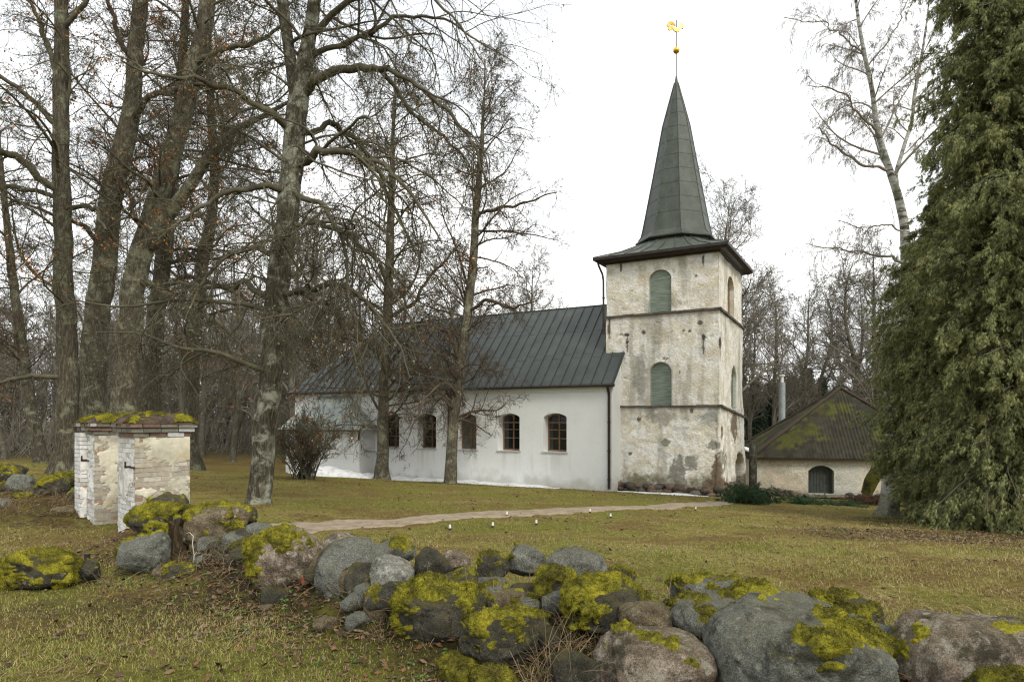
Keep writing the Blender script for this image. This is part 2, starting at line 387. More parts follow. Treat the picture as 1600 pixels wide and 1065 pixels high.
V, Q, fl = wall(P0, D1, D2, 20.2, -3.0, EAVE, opens, .09, disp)
mb = MB(); mb.add(V, Q, col=nave_col(V))
V, Q, fl = wall(P0, D2, D1, 8.0, -3.0, 3.34, [], .12, disp); Q = Q[:, ::-1]; mb.add(V, Q, col=nave_col(V))
# gable triangle + far and back walls (real solids)
V = [ch(0, 0, 3.33), ch(0, 8, 3.33), ch(0, 4, 7.45), ch(20.2, 0, -3), ch(20.2, 8, -3), ch(20.2, 8, 3.3), ch(20.2, 0, 3.3), ch(0, 8, -3), ch(0, 8, 3.3)]
mb.add(V, Q=[(3, 4, 5, 6), (7, 8, 5, 4)], T=[(0, 1, 2)], col=(.7, .72, .71))
mb.build('nave_wall', WHITE, church, usecol=True, smooth=True)
mb = MB()   # stepped cornice under the eave, returning along the end wall
for (o_, z0_, z1_) in ((.05, 2.98, 3.10), (.10, 3.10, 3.2), (.16, 3.2, 3.3)):
    mb.box(ch(-o_, -o_, z0_), D1 * 20.3, D2 * (o_ - .01), UZ * (z1_ - z0_), col=(.66, .68, .66))
mb.build('cornice', WHITE, church, usecol=True)
for tc_, poly, kind in wins:
    fr = MB(); dp = .50; hw = .54; z0_, zt = .20, 1.93
    sh = lambda x, z, d=dp: P0 + D1 * x + UZ * z + D2 * d
    outer = arch(tc_, .16, 1.22, 1.84, .17); inner = arch(tc_, .24, 1.08, 1.69, .15); n_ = len(outer)
    a = P0 + D1 * outer[:, :1] + UZ * outer[:, 1:] + D2 * dp; b = P0 + D1 * inner[:, :1] + UZ * inner[:, 1:] + D2 * dp
    j = np.arange(n_); j2 = (j + 1) % n_
    fr.add(np.vstack([a, b, b + D2 * .06]), Q=np.vstack([np.stack([j, j2, j2 + n_, j + n_], 1), np.stack([j + n_, j2 + n_, j2 + 2 * n_, j + 2 * n_], 1)]))
    fr.box(sh(tc_ - .035, .25, dp - .003), D1 * .07, D2 * .06, UZ * 1.68)
    for zz, tk in ((.76, .04), (1.18, .04), (1.52, .07)):
        fr.box(sh(tc_ - .53, zz, dp + .002), D1 * .492, D2 * .05, UZ * tk); fr.box(sh(tc_ + .038, zz, dp + .002), D1 * .492, D2 * .05, UZ * tk)
    win = fr.build('window', WOODR, church)
    V, Q, T = panel(P0, D1, D2, inner, dp + .035, .01); mb = MB(); mb.add(V, Q, T); mb.build('glass', GLASS if kind != 2 else GLASS2, win)
    mb = MB(); mb.box(ch(tc_ - .68, -.06, .10), D1 * 1.36, D2 * .575, UZ * .055); mb.build('sill', SILL, win)
# nave roof with standing seams
mb = MB(); sl_ = (RIDGE - EAVE) / 4.28
def rp_(t, d, lift=0.): return ch(t, d, EAVE + (d + .28) * sl_ + lift) if d <= 4 else ch(t, d, EAVE + (8.28 - d) * sl_ + lift)
TE = 20.5
mb.add([rp_(-.18, -.28), rp_(TE, -.28), rp_(TE - 4.3, 4), rp_(-.18, 4), rp_(-.18, 8.28), rp_(TE, 8.28)], Q=[(0, 3, 2, 1), (3, 4, 5, 2)], T=[(1, 2, 5)])
mb.add([rp_(-.18, -.28, -.09), rp_(TE, -.28, -.09), rp_(TE - 4.3, 4, -.09), rp_(-.18, 4, -.09), rp_(-.18, 8.28, -.09), rp_(TE, 8.28, -.09)], Q=[(0, 1, 2, 3), (3, 2, 5, 4)], T=[(1, 5, 2)])
mb.box(rp_(-.18, -.28, -.1), D1 * .02, (rp_(-.18, 4) - rp_(-.18, -.28)), UZ * .1)
nrm = norm(np.cross(D1, rp_(0, 4) - rp_(0, 0))); nrm = nrm * np.sign(nrm[2])
for k in range(40):
    t_ = -.12 + k * .515; dmax = 4 if t_ < TE - 4.3 else max(-.2, 4 - (t_ - TE + 4.3))
    a = rp_(t_, -.28); b = rp_(t_, dmax); mb.box(a, D1 * .028, b - a, nrm * .045)
    for dd in (1.05 + .5 * (k % 2) * .4, 2.5):          # cross welts
        if dd < dmax: mb.box(rp_(t_ + .03, dd), D1 * .48, (rp_(0, .03) - rp_(0, 0)), nrm * .008)
mb.box(rp_(-.18, 3.93, .02), D1 * (TE - 4.1), D2 * .14, UZ * .05)
roof = mb.build('nave_roof', ROOFM, church)
mb = MB(); mb.tube([ch(-.25, -.34, EAVE - .08), ch(TE, -.34, EAVE - .08)], .065, 8); mb.box(ch(-.2, -.3, EAVE - .13), D1 * TE, D2 * .05, UZ * .1)
mb.build('gutter', DARKM, church)
def pipe(pts, r=.06):
    mb = MB(); mb.tube(pts, r, 8)
    for z in np.arange(pts[-1][2] + .4, pts[-2][2], 1.3): mb.tube([pts[-1] * [1, 1, 0] + UZ * z, pts[-1] * [1, 1, 0] + UZ * (z + .06)], r + .018, 8)
    return mb.build('downpipe', DARKM, church, smooth=True)
for t_ in (.10, 8.9): pipe([ch(t_, -.33, EAVE - .1), ch(t_, -.12, EAVE - .42), ch(t_, -.10, EAVE - .6), ch(t_, -.10, gz(*ch(t_, -.1, 0)[:2]) + .1)], .065)

# ---- tower
TR, TL, TF, TB = -4.47, .75, 1.28, 6.75
ZB1, ZB2, ZT = CZ + .60, CZ + 4.85, CZ + 7.42
def off_at(z):          # each storey stands a little wider than the one above, the foot spreads
    z = np.asarray(z); return np.where(z > ZB2, 0., np.where(z > ZB1, .05, .10 + .13 * sst(ZB1, -2., z)))
PATCH = [  # px, py, rx, ry, rotation, kind : stains and repairs seen on the two faces
    (1056, 733, 12, 24, 0, 'cem'), (1079, 722, 10, 9, 0, 'cem'), (1114, 695, 9, 7, 0, 'cem'), (1109, 652, 13, 11, 0, 'grey'), (1032, 651, 15, 12, 0, 'stain'),
    (1081, 641, 5, 6, 0, 'dark'), (1094, 504, 5, 5, 0, 'dark'), (1077, 517, 4, 3, 0, 'dark'), (1068, 516, 2, 4, 0, 'dark'), (985, 708, 4, 3, 0, 'dark'),
    (1099, 527, 3, 4, 0, 'rust'), (1099, 541, 1.6, 12, 0, 'rust'), (979, 523, 4, 3, 0, 'rust'), (980, 536, 1.5, 12, 0, 'rust'), (1125, 536, 2, 9, 0, 'rust'),
    (1028, 510, 9, 32, 0, 'stain'), (1006, 519, 4, 4, 0, 'dark'), (1088, 431, 3, 2, 0, 'dark'), (988, 454, 3, 2, 0, 'dark'), (1062, 581, 2, 3, 0, 'dark'),
    (1128, 674, 2.5, 14, 0, 'dark'), (1147, 664, 6, 20, 0, 'expo'), (1131, 716, 5, 16, 0, 'cem'), (1168, 700, 2, 12, 0, 'expo'), (1120, 736, 8, 26, 0, 'expo'), (1163, 750, 7, 16, 0, 'expo'),
    (1143, 502, 5, 4, 0, 'stain'), (1042, 691, 6, 5, 0, 'cem'), (1122, 726, 6, 10, 0, 'expo'), (998, 655, 4, 4, 0, 'dark'), (1000, 750, 16, 10, 0, 'green'), (1100, 756, 20, 14, 0, 'green'),
    (970, 417, 1.5, 8, 0, 'rust'), (1099, 405, 1.5, 8, 0, 'rust'), (952, 512, 3, 20, 0, 'dark'), (1112, 757, 20, 10, 0, 'expo'), (1128, 762, 8, 14, 0, 'expo'), (1060, 762, 18, 6, 0, 'expo'), (1010, 765, 20, 6, 0, 'expo'), (1045, 470, 14, 14, 0, 'stain'), (1000, 590, 9, 40, 0, 'grey'), (1020, 650, 2.5, 16, 0, 'stain')]
def tower_col(V, fl=None):
    px, py = project(V); n1 = fbm(V * .9, 5, 81); n2 = fbm(V * 3., 5, 82, .6); n3 = fbm(V * np.array([2.5, 2.5, .35]), 4, 83); n4 = fbm(V * 9, 3, 84)
    cream = np.array([.72, .67, .545]); pale = np.array([.83, .81, .74]); ochre = np.array([.56, .46, .31]); grey = np.array([.36, .35, .29])
    n5 = fbm(V * 6, 4, 88, .65); t = sst(-.3, .15, n2 + .5 * n1 + .3 * n5)[:, None]; c = cream * (1 - t) + pale * t
    t = (sst(.1, .5, n1 - .3 * n2) * .55)[:, None]; c = c * (1 - t) + ochre * t
    t = (sst(.12, .5, n3) * .6)[:, None]; c = c * (1 - t) + grey * t
    # weather streaks below the string courses
    for zb in (ZB1, ZB2):
        hh = zb - V[:, 2]; t = (np.where(hh > -.02, sst(1.5, 0, hh + .6 * fbm(V * np.array([2, 2, .2]), 3, 86) + .5), 0) * .5)[:, None]; c = c * (1 - t) + grey * .85 * t
    hh = ZT - V[:, 2]; t = (sst(.5, 0, hh + .5 * n2) * .4)[:, None]; c = c * (1 - t) + grey * t
    # pitted, exposed rubble coming through low down
    h = V[:, 2] - (GZ(V[:, 0], V[:, 1])); t = (sst(1.0, .1, h + .8 * n2 + .5 * n1) * .85)[:, None]; c = c * (1 - t) + np.array([.17, .15, .10]) * (1 + .5 * n4[:, None]) * t
    t = sst(.66, .72, n2 + .25 * n4)[:, None] * .7; c = c * (1 - t) + np.array([.24, .17, .11]) * t
    K = dict(cem=(.24, .24, .19), grey=(.27, .27, .235), stain=(.25, .235, .19), dark=(.10, .075, .05), rust=(.055, .035, .025), expo=(.16, .115, .075), green=(.17, .165, .095))
    for cx, cy, rx, ry, _, k in PATCH:
        if k == 'dark' and rx < 6: rx *= .72; ry *= .72
        d = np.sqrt(((px - cx) / rx) ** 2 + ((py - cy) / ry) ** 2) + (.95 if rx > 4 else .6) * fbm(V * 3.3, 4, int(cx), .65) + .35 * n4
        e = .12 if k in ('cem', 'dark', 'rust', 'expo') else .45
        t = sst(1 + e, 1 - e, d)[:, None] * dict(stain=.6, grey=.75, green=.7).get(k, .92); c = c * (1 - t) + np.array(K[k]) * (1 + .3 * n4[:, None]) * t
    return np.clip(c, .02, .9)
def tower_disp(P, V): 
    h = V[:, 2] - GZ(V[:, 0], V[:, 1])
    return off_at(V[:, 2]) + fbm(V * 1.3, 4, 91) * .045 + fbm(V * 5, 3, 92) * (.014 + .03 * sst(ZB1 + .2, ZB1 - .4, V[:, 2])) - .05 * sst(.5, .6, fbm(V * 3., 5, 82, .6))
mb = MB()
def u_of(px, o, ux, Y0guess=None):   # distance along the face at which a photo column falls
    r = (px - HX) / F; return (r * o[1] - o[0]) / (ux[0] - r * ux[1])
oF = ch(TR, TF, 0); uF = D1; oR = ch(TR, TF, 0); uR = D2
def zat(py, P): return CZ + (HY - py) / F * P[1]
def opn(pxa, pxb, pya, pyb, o, ux, rise, dp):
    a, b = sorted((u_of(pxa, o, ux), u_of(pxb, o, ux))); Pm = o + ux * (a + b) / 2
    return arch((a + b) / 2, zat(pyb, Pm), b - a, zat(pya, Pm) - zat(pyb, Pm), rise), dp
uppF = opn(1014, 1049, 421, 487.5, oF, uF, .36, .16); lowF = opn(1015.5, 1049, 566, 635, oF, uF, .42, .18)
uppR = opn(1136.5, 1147, 432, 497, oR, uR, .5, .28); lowR = opn(1141, 1150, 572, 638, oR, uR, .5, .22); dorR = opn(1142.5, 1156.5, 707, 775, oR, uR, .55, .55)
V, Q, fl = wall(oF, uF, D2, TL - TR, -3.0, ZT, [uppF, lowF], .05, tower_disp)
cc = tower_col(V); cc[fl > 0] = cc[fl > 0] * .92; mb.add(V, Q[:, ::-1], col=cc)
V, Q, fl = wall(oR, uR, D1, TB - TF, -3.0, ZT, [uppR, lowR, dorR], .05, tower_disp)
mb.add(V, Q, col=tower_col(V))
cor = []   # rounded corner filler so the two battered faces meet
zz = np.linspace(-3, ZT, 140); 
for k, a in enumerate(np.linspace(-.15, 1.15, 7)):
    o_ = off_at(zz) + .0
    f1 = ch(TR, TF, 0) - D2 * 0
    Vc = f1[None] + UZ * zz[:, None] - (D2 * cos(a * pi / 2) + D1 * sin(a * pi / 2)) * (o_ * 1.0 + .0)[:, None] * 1.15 - (D1 + D2) * 0
    Vc = Vc + D2 * 0
    cor.append(Vc + (fbm(Vc * 3, 3, 95) * .02)[:, None] * -(D1 + D2))
cor = np.array(cor); K7, nzz = cor.shape[:2]; i = (np.arange(K7 - 1)[:, None] * nzz + np.arange(nzz - 1)[None, :]).ravel()
mb.add(cor.reshape(-1, 3), np.stack([i, i + 1, i + nzz + 1, i + nzz], 1), col=tower_col(cor.reshape(-1, 3)))
for (o_, ux_, inw_, w_) in ((ch(TL, TF, 0), D2, -D1, TB - TF), (ch(TR, TB, 0), D1, -D2, TL - TR)):
    V, Q, fl = wall(o_, ux_, inw_, w_, -3.0, ZT, [], .12, tower_disp); mb.add(V, Q, col=tower_col(V))
tower = mb.build('tower_wall', PLAST, church, usecol=True, smooth=True)
# shutters: plank boards in the four openings
for (poly, dp), (o, ux, inw) in ((uppF, (oF, uF, D2)), (lowF, (oF, uF, D2)), (uppR, (oR, uR, D1)), (lowR, (oR, uR, D1))):
    sb = MB(); V, Q, T = panel(o, ux, inw, poly, dp - .02, .03); sb.add(V, Q, T)
    x0, x1 = poly[:, 0].min(), poly[:, 0].max(); z0_, z1_ = poly[:, 1].min(), poly[:, 1].max()
    z = z0_
    while z < z1_ - .06:
        ins = [x for x in np.linspace(x0 + .01, x1 - .01, 60) if inside(np.array([[x, z + .06]]), poly)[0] and inside(np.array([[x, z + .02]]), poly)[0]]
        if ins:
            a = o + ux * ins[0] + UZ * z + inw * (dp - .028); sb.add([a, a + ux * (ins[-1] - ins[0]), a + ux * (ins[-1] - ins[0]) + UZ * .105 - inw * .028, a + UZ * .105 - inw * .028, a + UZ * .105 + inw * .008, a + ux * (ins[-1] - ins[0]) + UZ * .105 + inw * .008],
                  Q=[(0, 1, 2, 3), (3, 2, 5, 4)])
        z += .112
    for xx in (x0 + .005, x1 - .055): sb.box(o + ux * xx + UZ * z0_ + inw * (dp - .075), ux * .05, inw * .03, UZ * (z1_ - z0_ - .38))
    m_ = SHUT
    if poly is uppR[0]: m_ = simple('bare_shutter_wood', (.20, .12, .06), (.34, .24, .14), 4)
    sb.build('shutter', m_, church)
V, Q, T = panel(oR, uR, D1, dorR[0], .5, .03); sb = MB(); sb.add(V, Q, T); sb.build('door_niche', simple('niche_plaster', (.20, .13, .09), (.36, .27, .20), 2.4), church)
# string courses: slightly sagging tile ledges
LEDGE = simple('old_ledge_tiles', (.05, .04, .03), (.14, .12, .095), 5)
for zb, thick, drop in ((ZB1, .085, -.48), (ZB2, .10, -.2)):
    o_ = off_at(zb - .01) + .09; mb = MB()
    def ring(z, oo, dr=drop):
        return [ch(TL + .0, TF - oo, z), ch(TR - oo, TF - oo, z), ch(TR - oo, TB + oo, z + dr), ch(TL, TB + oo, z + dr)]
    m_ = 40; c4 = [ch(TL, TF - o_, zb), ch(TR - o_, TF - o_, zb), ch(TR - o_, TB + o_, zb + drop)]
    for a, b, inn in ((c4[0], c4[1], D2), (c4[1], c4[2], D1)):
        L_ = np.linalg.norm(b - a); k_ = int(L_ / .28)
        for q in range(k_):
            p = a + (b - a) * q / k_; p2 = a + (b - a) * (q + 1) / k_; jz = random.Random(q * 7 + int(zb * 10)).uniform(-.012, .012)
            mb.box(p + UZ * (jz - thick / 2), (p2 - p) * .985, inn * (o_ + .03), UZ * thick)
    mb.build('string_course', LEDGE, church)
# foot of rough fieldstones
def lump(c, r, seed, sub=2, amp=.25, sq=(1, 1, .7)):
    V, Tt = ICO[sub]; d = 1 + amp * fbm(V * 1.3 + seed, 3, 11)
    return np.asarray(c) + V * np.asarray(sq) * (r * d)[:, None], Tt
def icos(sub):
    import bmesh
    bm = bmesh.new(); bmesh.ops.create_icosphere(bm, subdivisions=sub, radius=1)
    V = np.array([v.co[:] for v in bm.verts]); T = np.array([[v.index for v in f.verts] for f in bm.faces]); bm.free(); return V, T
ICO = {k: icos(k) for k in (1, 2, 3, 4, 5, 6)}
rng = np.random.default_rng(4); mb = MB()
def foot(a, b, n_, z_spread, rr, side, mb, keep=None):
    for k in range(n_):
        f_ = rng.uniform(); p = a + (b - a) * f_ + side * rng.uniform(-.02, .22)
        if keep is not None and not keep(f_): continue
        z = gz(p[0], p[1]) + rng.uniform(-.05, z_spread); r = rng.uniform(*rr); g = rng.uniform(.6, 1.25)
        V, T = lump((p[0], p[1], z), r, rng.uniform(0, 90), 2, .4, (1.25, 1.1, .68)); base = np.array([(.13, .10, .075), (.10, .095, .08), (.16, .11, .08), (.07, .06, .045)][rng.integers(4)])
        mb.add(V, T=T, col=base * g)
du = (u_of(1141, oR, uR) / (TB - TF), u_of(1160, oR, uR) / (TB - TF))
foot(ch(TL - .7, TF, 0) - D2 * .15, ch(TR, TF, 0) - D2 * .15 - D1 * .1, 130, .34, (.09, .24), -D2, mb)
foot(ch(TR, TF, 0) - D1 * .12, ch(TR, TB, 0) - D1 * .12, 90, .6, (.08, .2), -D1, mb, keep=lambda f_: not (du[0] - .04 < f_ < du[1] + .04))
STONE = attrmat('rubble_stone', 10, .55, 1.3, .95, .9, .03)
mb.build('fieldstone_foot', STONE, church, usecol=True, smooth=True)
# tower roof: dark projecting eave box, low pyramid, octagonal spire with its own flared eave
TC = ch((TR + TL) / 2, (TF + TB) / 2, 0)
def sq(o, z): return [ch(TL + o, TF - o, z), ch(TR - o, TF - o, z), ch(TR - o, TB + o, z), ch(TL + o, TB + o, z)]
mb = MB(); mb.prism(sq(.46, ZT + .10), sq(.34, ZT + .0)); mb.prism(sq(.50, ZT + .22), sq(.50, ZT + .101)); mb.prism(sq(.12, ZT - .001), sq(.09, ZT - .07))
mb.build('tower_eave', DARKM, church)
yaw = math.atan2(D2[1], D2[0])
def octo(r, z): return [TC + np.array([cos(yaw + pi / 8 + k * pi / 4) * r, sin(yaw + pi / 8 + k * pi / 4) * r, z]) for k in range(8)]
mb = MB(); lo = sq(.50, ZT + .225); hi = octo(1.72, CZ + 8.55)
cn = np.array([v for v in hi]);
for k in range(4):
    a, b = lo[k], lo[(k + 1) % 4]
    for s_ in range(8):
        p, q_ = a + (b - a) * s_ / 8, a + (b - a) * (s_ + 1) / 8
        def top(pt):
            v = pt - TC; v[2] = 0; an = math.atan2(v[1], v[0]); rr = 1.72 * cos(pi / 8) / cos(((an - yaw + pi / 8) % (pi / 4)) - pi / 8)
            return TC + np.array([cos(an) * rr, sin(an) * rr, CZ + 8.62])
        tp, tq = top(p.copy()), top(q_.copy()); mid1 = p * .5 + tp * .5 - UZ * .1; mid2 = q_ * .5 + tq * .5 - UZ * .1
        mb.add([p, q_, mid2, mid1, tq, tp], Q=[(0, 1, 2, 3), (3, 2, 4, 5)])
        for u_, v_ in ((p, mid1), (mid1, tp)):
            mb.box(u_, norm(b - a) * .03, v_ - u_, UZ * .045)
mb.build('tower_roof', SPIREM, church)
prof = [(1.90, 8.62), (2.0, 8.66), (2.0, 8.72), (1.85, 8.82), (1.71, 9.02), (1.62, 9.4), (1.53, 9.85), (1.12, 11.98), (.66, 14.47), (.09, 16.6), (.035, 16.95)]
mb = MB()
for (r1, z1), (r2, z2) in zip(prof[:-1], prof[1:]):
    a = octo(r1, CZ + z1); b = octo(r2, CZ + z2); mb.add(a + b, Q=[(k, (k + 1) % 8, (k + 1) % 8 + 8, k + 8) for k in range(8)])
a = octo(1.90, CZ + 8.62); mb.add(a + [TC + UZ * (CZ + 8.62)], T=[(k + 1 if k < 7 else 0, k, 8) for k in range(8)])
zs = np.linspace(9.9, 16.4, 10)
pr = np.array(prof)
def rad(z): return np.interp(z, pr[:, 1], pr[:, 0])
for z in zs:
    a = octo(rad(z) + .012, CZ + z); b = octo(rad(z + .035) + .012, CZ + z + .035); c_ = octo(rad(z + .035) - .02, CZ + z + .04)
    mb.add(a + b + c_, Q=[(k, (k + 1) % 8, (k + 1) % 8 + 8, k + 8) for k in range(8)] + [(k + 8, (k + 1) % 8 + 8, (k + 1) % 8 + 16, k + 16) for k in range(8)])
for k in range(8):
    P = [octo(r + .008, CZ + z)[k] for r, z in prof[3:10]]; mb.tube(P, [.028] * len(P), 5)
mb.build('spire', SPIREM, church)
mb = MB()
for (r1, z1), (r2, z2) in (((1.74, 8.40), (1.78, 8.6)),):
    mb.prism(octo(1.80, CZ + 8.615), octo(1.74, CZ + 8.42))
mb.build('spire_skirt', DARKM, church)
# weathercock on its rod
GOLD = simple('gilding', (.62, .36, .05), (.85, .58, .12), 6, .32, .85, .1)
mb = MB(); mb.tube([TC + UZ * (CZ + 16.8), TC + UZ * (CZ + 19.7)], .022, 6); rod = mb.build('finial_rod', DARKM, church)
V, T = ICO[3]; mb = MB(); mb.add(V * .165 + TC + UZ * (CZ + 18.22), T=T); mb.build('gilt_ball', GOLD, rod, smooth=True)
def cockoutline():
    # body and neck rising to the head on the right, sickle tail on the left (metres, centre 0,0)
    P = [(-.20, .02), (-.12, -.10), (0, -.16), (.13, -.13), (.21, -.03), (.25, .04), (.31, .05), (.34, .02), (.33, .10), (.38, .13), (.33, .17), (.37, .22), (.30, .22), (.31, .30), (.25, .25), (.20, .31), (.17, .24), (.16, .14), (.13, .06), (.05, .03), (-.05, .05)]
    return np.array(P)
def slab(poly, off, th, mb, z0):
    ux = norm(np.array([1., .12, 0])); vy = np.array([-ux[1], ux[0], 0]); n = len(poly)
    a = TC + ux * (poly[:, :1] + off[0]) + UZ * (poly[:, 1:] + z0 + off[1]) + vy * th / 2; b = a - vy * th
    from mathutils.geometry import tessellate_polygon
    tr = tessellate_polygon([[Vector((p[0], p[1], 0)) for p in poly]])
    T = [tuple(t) for t in tr]; T = T + [(t[2] + n, t[1] + n, t[0] + n) for t in tr]
    mb.add(np.vstack([a, b]), Q=[(i, (i + 1) % n, (i + 1) % n + n, i + n) for i in range(n)], T=T)
mb = MB(); slab(cockoutline(), (0, 0), .09, mb, CZ + 19.28)
mb.build('weathercock', GOLD, rod)
tl = MB()
for rr, ph, wd in ((.24, 0, .055), (.15, .3, .05), (.30, -.35, .05)):   # curled tail feathers
    an = np.linspace(pi * 1.15 + ph, pi * .08 + ph * .6, 14); o = np.column_stack([-.27 + cos(0) * 0 + rr * np.cos(an) * .75, .12 + rr * np.sin(an) * .75])
    q = np.column_stack([-.27 + (rr - wd) * np.cos(an) * .75, .12 + (rr - wd) * np.sin(an) * .75]); slab(np.vstack([o, q[::-1]]), (0, 0), .05, tl, CZ + 19.28)
slab(np.array([(-.42, -.06), (-.36, -.12), (-.18, -.02), (-.12, .06), (-.26, .12), (-.40, .08)]), (0, 0), .06, tl, CZ + 19.28)
tl.build('tail', simple('tarnished_gilding', (.20, .10, .02), (.45, .26, .05), 8, .4, .8, .1), rod)
# tower downpipe
e0 = ch(TL + .30, TF - .34, ZT + .02); pipe([e0, ch(TL + .28, TF - .30, ZT - .12), ch(TL + .16, TF - .12, ZT - .5), ch(TL + .12, TF - .09, ZT - .8), ch(TL + .1, TF - .12, 5.75)], .05)
# sacristy built against the nave
st0, st1, sd = 13.95, 19.6, -1.25
mb = MB(); mb.prism([ch(st0, .2, 1.12), ch(st1, .2, 1.12), ch(st1, sd, 1.12), ch(st0, sd, 1.12)], [ch(st0, .2, -3), ch(st1, .2, -3), ch(st1, sd, -3), ch(st0, sd, -3)], col=(.64, .65, .62)); mb.build('sacristy_wall', WHITE, church, usecol=True)
mb = MB(); e = [ch(st0 - .35, .0, 1.14), ch(st0 - .35, sd - .3, 1.14), ch(st1 + .35, sd - .3, 1.14), ch(st1 + .35, 0, 1.14)]; rg = [ch(st0 + 1.9, -.02, 3.1), ch(st1 - 1.4, -.02, 3.1)]
mb.add(e + rg, Q=[(1, 2, 5, 4)], T=[(0, 1, 4), (2, 3, 5)]); mb.add([v - UZ * .08 for v in e] + e, Q=[(0, 1, 5, 4), (1, 2, 6, 5), (2, 3, 7, 6), (0, 3, 2, 1)])
mb.tube([e[1], rg[0]], .05, 6); mb.build('sacristy_roof', simple('zinc_roof', (.20, .25, .27), (.38, .40, .33), 1.2, .5), church)
mb = MB(); mb.tube([e[1] - UZ * .04 - D2 * .05, e[2] - UZ * .04 - D2 * .05], .05, 6); mb.build('sacristy_gutter', DARKM, church)

# ------------------------------------------------------------------ snow left along the wall
n = NT('snow'); f = n.noise(2.5, 7, .7); c = n.ramp(f, [(.32, (.50, .50, .47)), (.5, (.78, .80, .81)), (.7, (.88, .89, .90))]); c = n.mix(n.ramp(n.noise(22, 6, .8), [(.60, 0.), (.66, .8)]), c, (.22, .18, .13)); n.bump(n.noise(14, 7, .7), .9, .06); SNOW = n.done(c, .7)
def snow(name, label, pts, wid, hgt, seed):
    p = np.array(pts, float); t = np.linspace(0, len(p) - 1, 180); q = np.column_stack([np.interp(t, range(len(p)), p[:, k]) for k in (0, 1)]); d = norm(np.gradient(q, axis=0)); nn = np.column_stack([-d[:, 1], d[:, 0]])
    m = 17; V = []
    wv = np.interp(t, range(len(p)), wid); hv = np.interp(t, range(len(p)), hgt)
    for k in range(len(q)):
        e1 = 1 + .45 * vnoise(np.array([[k * .13, seed, 0]]), 2)[0] + .25 * vnoise(np.array([[k * .55, seed, 0]]), 5)[0]; 
        for x in np.linspace(-1, 1, m):
            a = q[k] + nn[k] * x * wv[k] * (e1 if x < 0 else 1); V.append((a[0], a[1], x, hv[k]))
    V = np.array(V); Pn = np.column_stack([V[:, :2], 0 * V[:, 0]])
    z = GZ(V[:, 0], V[:, 1]) + V[:, 3] * (1 - np.abs(V[:, 2]) ** 2.5) * (.75 + .5 * fbm(Pn * 1.5, 3, 3)) - .05 * np.abs(V[:, 2]) ** 6
    i = (np.arange(len(q) - 1)[:, None] * m + np.arange(m - 1)[None, :]).ravel(); Q = np.stack([i, i + m, i + m + 1, i + 1], 1)
    tag(mesh(name, np.column_stack([V[:, :2], z]), Q, SNOW, smooth=True), label, 'snow')
xy = lambda t, d: tuple(ch(t, d, 0)[:2])
snow('snow_strip', 'long thin strip of melting snow along the foot of the white nave wall', [xy(2.2, -.75), xy(4, -.85), xy(7, -.8), xy(10, -.75), xy(13.6, -.9)], [.25, .8, .95, .95, 1.1], [.05, .16, .2, .22, .3], 1)
snow('snow_heap', 'rounded heap of snow beside the shrub at the far end of the nave', [xy(12.6, -1.6), xy(14, -2.0), xy(15.5, -2.1), xy(17.0, -2.0), xy(18.5, -1.8)], [.4, .9, 1.15, .9, .4], [.1, .45, .68, .4, .05], 2)
snow('snow_patch', 'narrow patch of snow in front of the tower foot stones', [xy(-.2, .2), xy(-1.5, .35), xy(-3., .45), xy(-4.2, .6)], [.15, .4, .4, .1], [.04, .1, .1, .02], 3)

# ------------------------------------------------------------------ cellar house on the right
hy = R(-12); HXv = np.array([cos(hy), sin(hy), 0]); HYv = np.array([-sin(hy), cos(hy), 0]); H0 = np.array([13.35, 36.1, 0])
def hc(a, b, z): return H0 + HXv * a + HYv * b + UZ * z
HW, HD = 9.7, 7.2; zeh = CZ - 2.07
house = thing('cellar_house', tuple(hc(4, 3, -2.6)), 'low plastered cellar house with a mossy hipped roof and dark arched door', 'house')
def hcol(V):
    n1 = fbm(V * 1.1, 5, 111); n2 = fbm(V * 3.4, 5, 112, .6); h = V[:, 2] - GZ(V[:, 0], V[:, 1])
    a = np.array([.56, .49, .38]); b = np.array([.64, .61, .52]); g = np.array([.36, .35, .29])
    t = sst(-.2, .3, n1)[:, None]; c = a * (1 - t) + b * t; t = (sst(.0, .4, n2) * .6)[:, None]; c = c * (1 - t) + g * t
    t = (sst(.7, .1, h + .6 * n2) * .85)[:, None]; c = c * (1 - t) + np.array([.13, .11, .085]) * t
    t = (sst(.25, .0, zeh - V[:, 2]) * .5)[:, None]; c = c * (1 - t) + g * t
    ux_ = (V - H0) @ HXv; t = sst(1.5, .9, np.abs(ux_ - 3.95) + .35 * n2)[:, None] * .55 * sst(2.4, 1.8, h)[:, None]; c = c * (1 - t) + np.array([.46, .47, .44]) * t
    return c
px_u = lambda px: ((px - HX) / F * H0[1] - H0[0]) / (HXv[0] - (px - HX) / F * HXv[1])
ua, ub = px_u(1263), px_u(1303.5); Pm = hc((ua + ub) / 2, 0, 0); zd0 = zat(771, Pm); zd1 = zat(727, Pm)
dop = arch((ua + ub) / 2, zd0, ub - ua, zd1 - zd0, .30)
hd = lambda P, V: fbm(V * 1.7, 4, 113) * .05 + .06 * sst(.8, .1, V[:, 2] - GZ(V[:, 0], V[:, 1]))
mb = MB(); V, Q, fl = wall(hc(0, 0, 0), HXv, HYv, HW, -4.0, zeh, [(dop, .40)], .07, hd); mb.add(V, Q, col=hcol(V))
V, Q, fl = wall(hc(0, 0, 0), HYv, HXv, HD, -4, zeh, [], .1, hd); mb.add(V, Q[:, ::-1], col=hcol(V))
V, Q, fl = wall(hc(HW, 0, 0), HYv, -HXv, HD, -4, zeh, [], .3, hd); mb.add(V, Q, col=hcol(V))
V, Q, fl = wall(hc(0, HD, 0), HXv, -HYv, HW, -4, zeh, [], .3, hd); mb.add(V, Q, col=hcol(V))
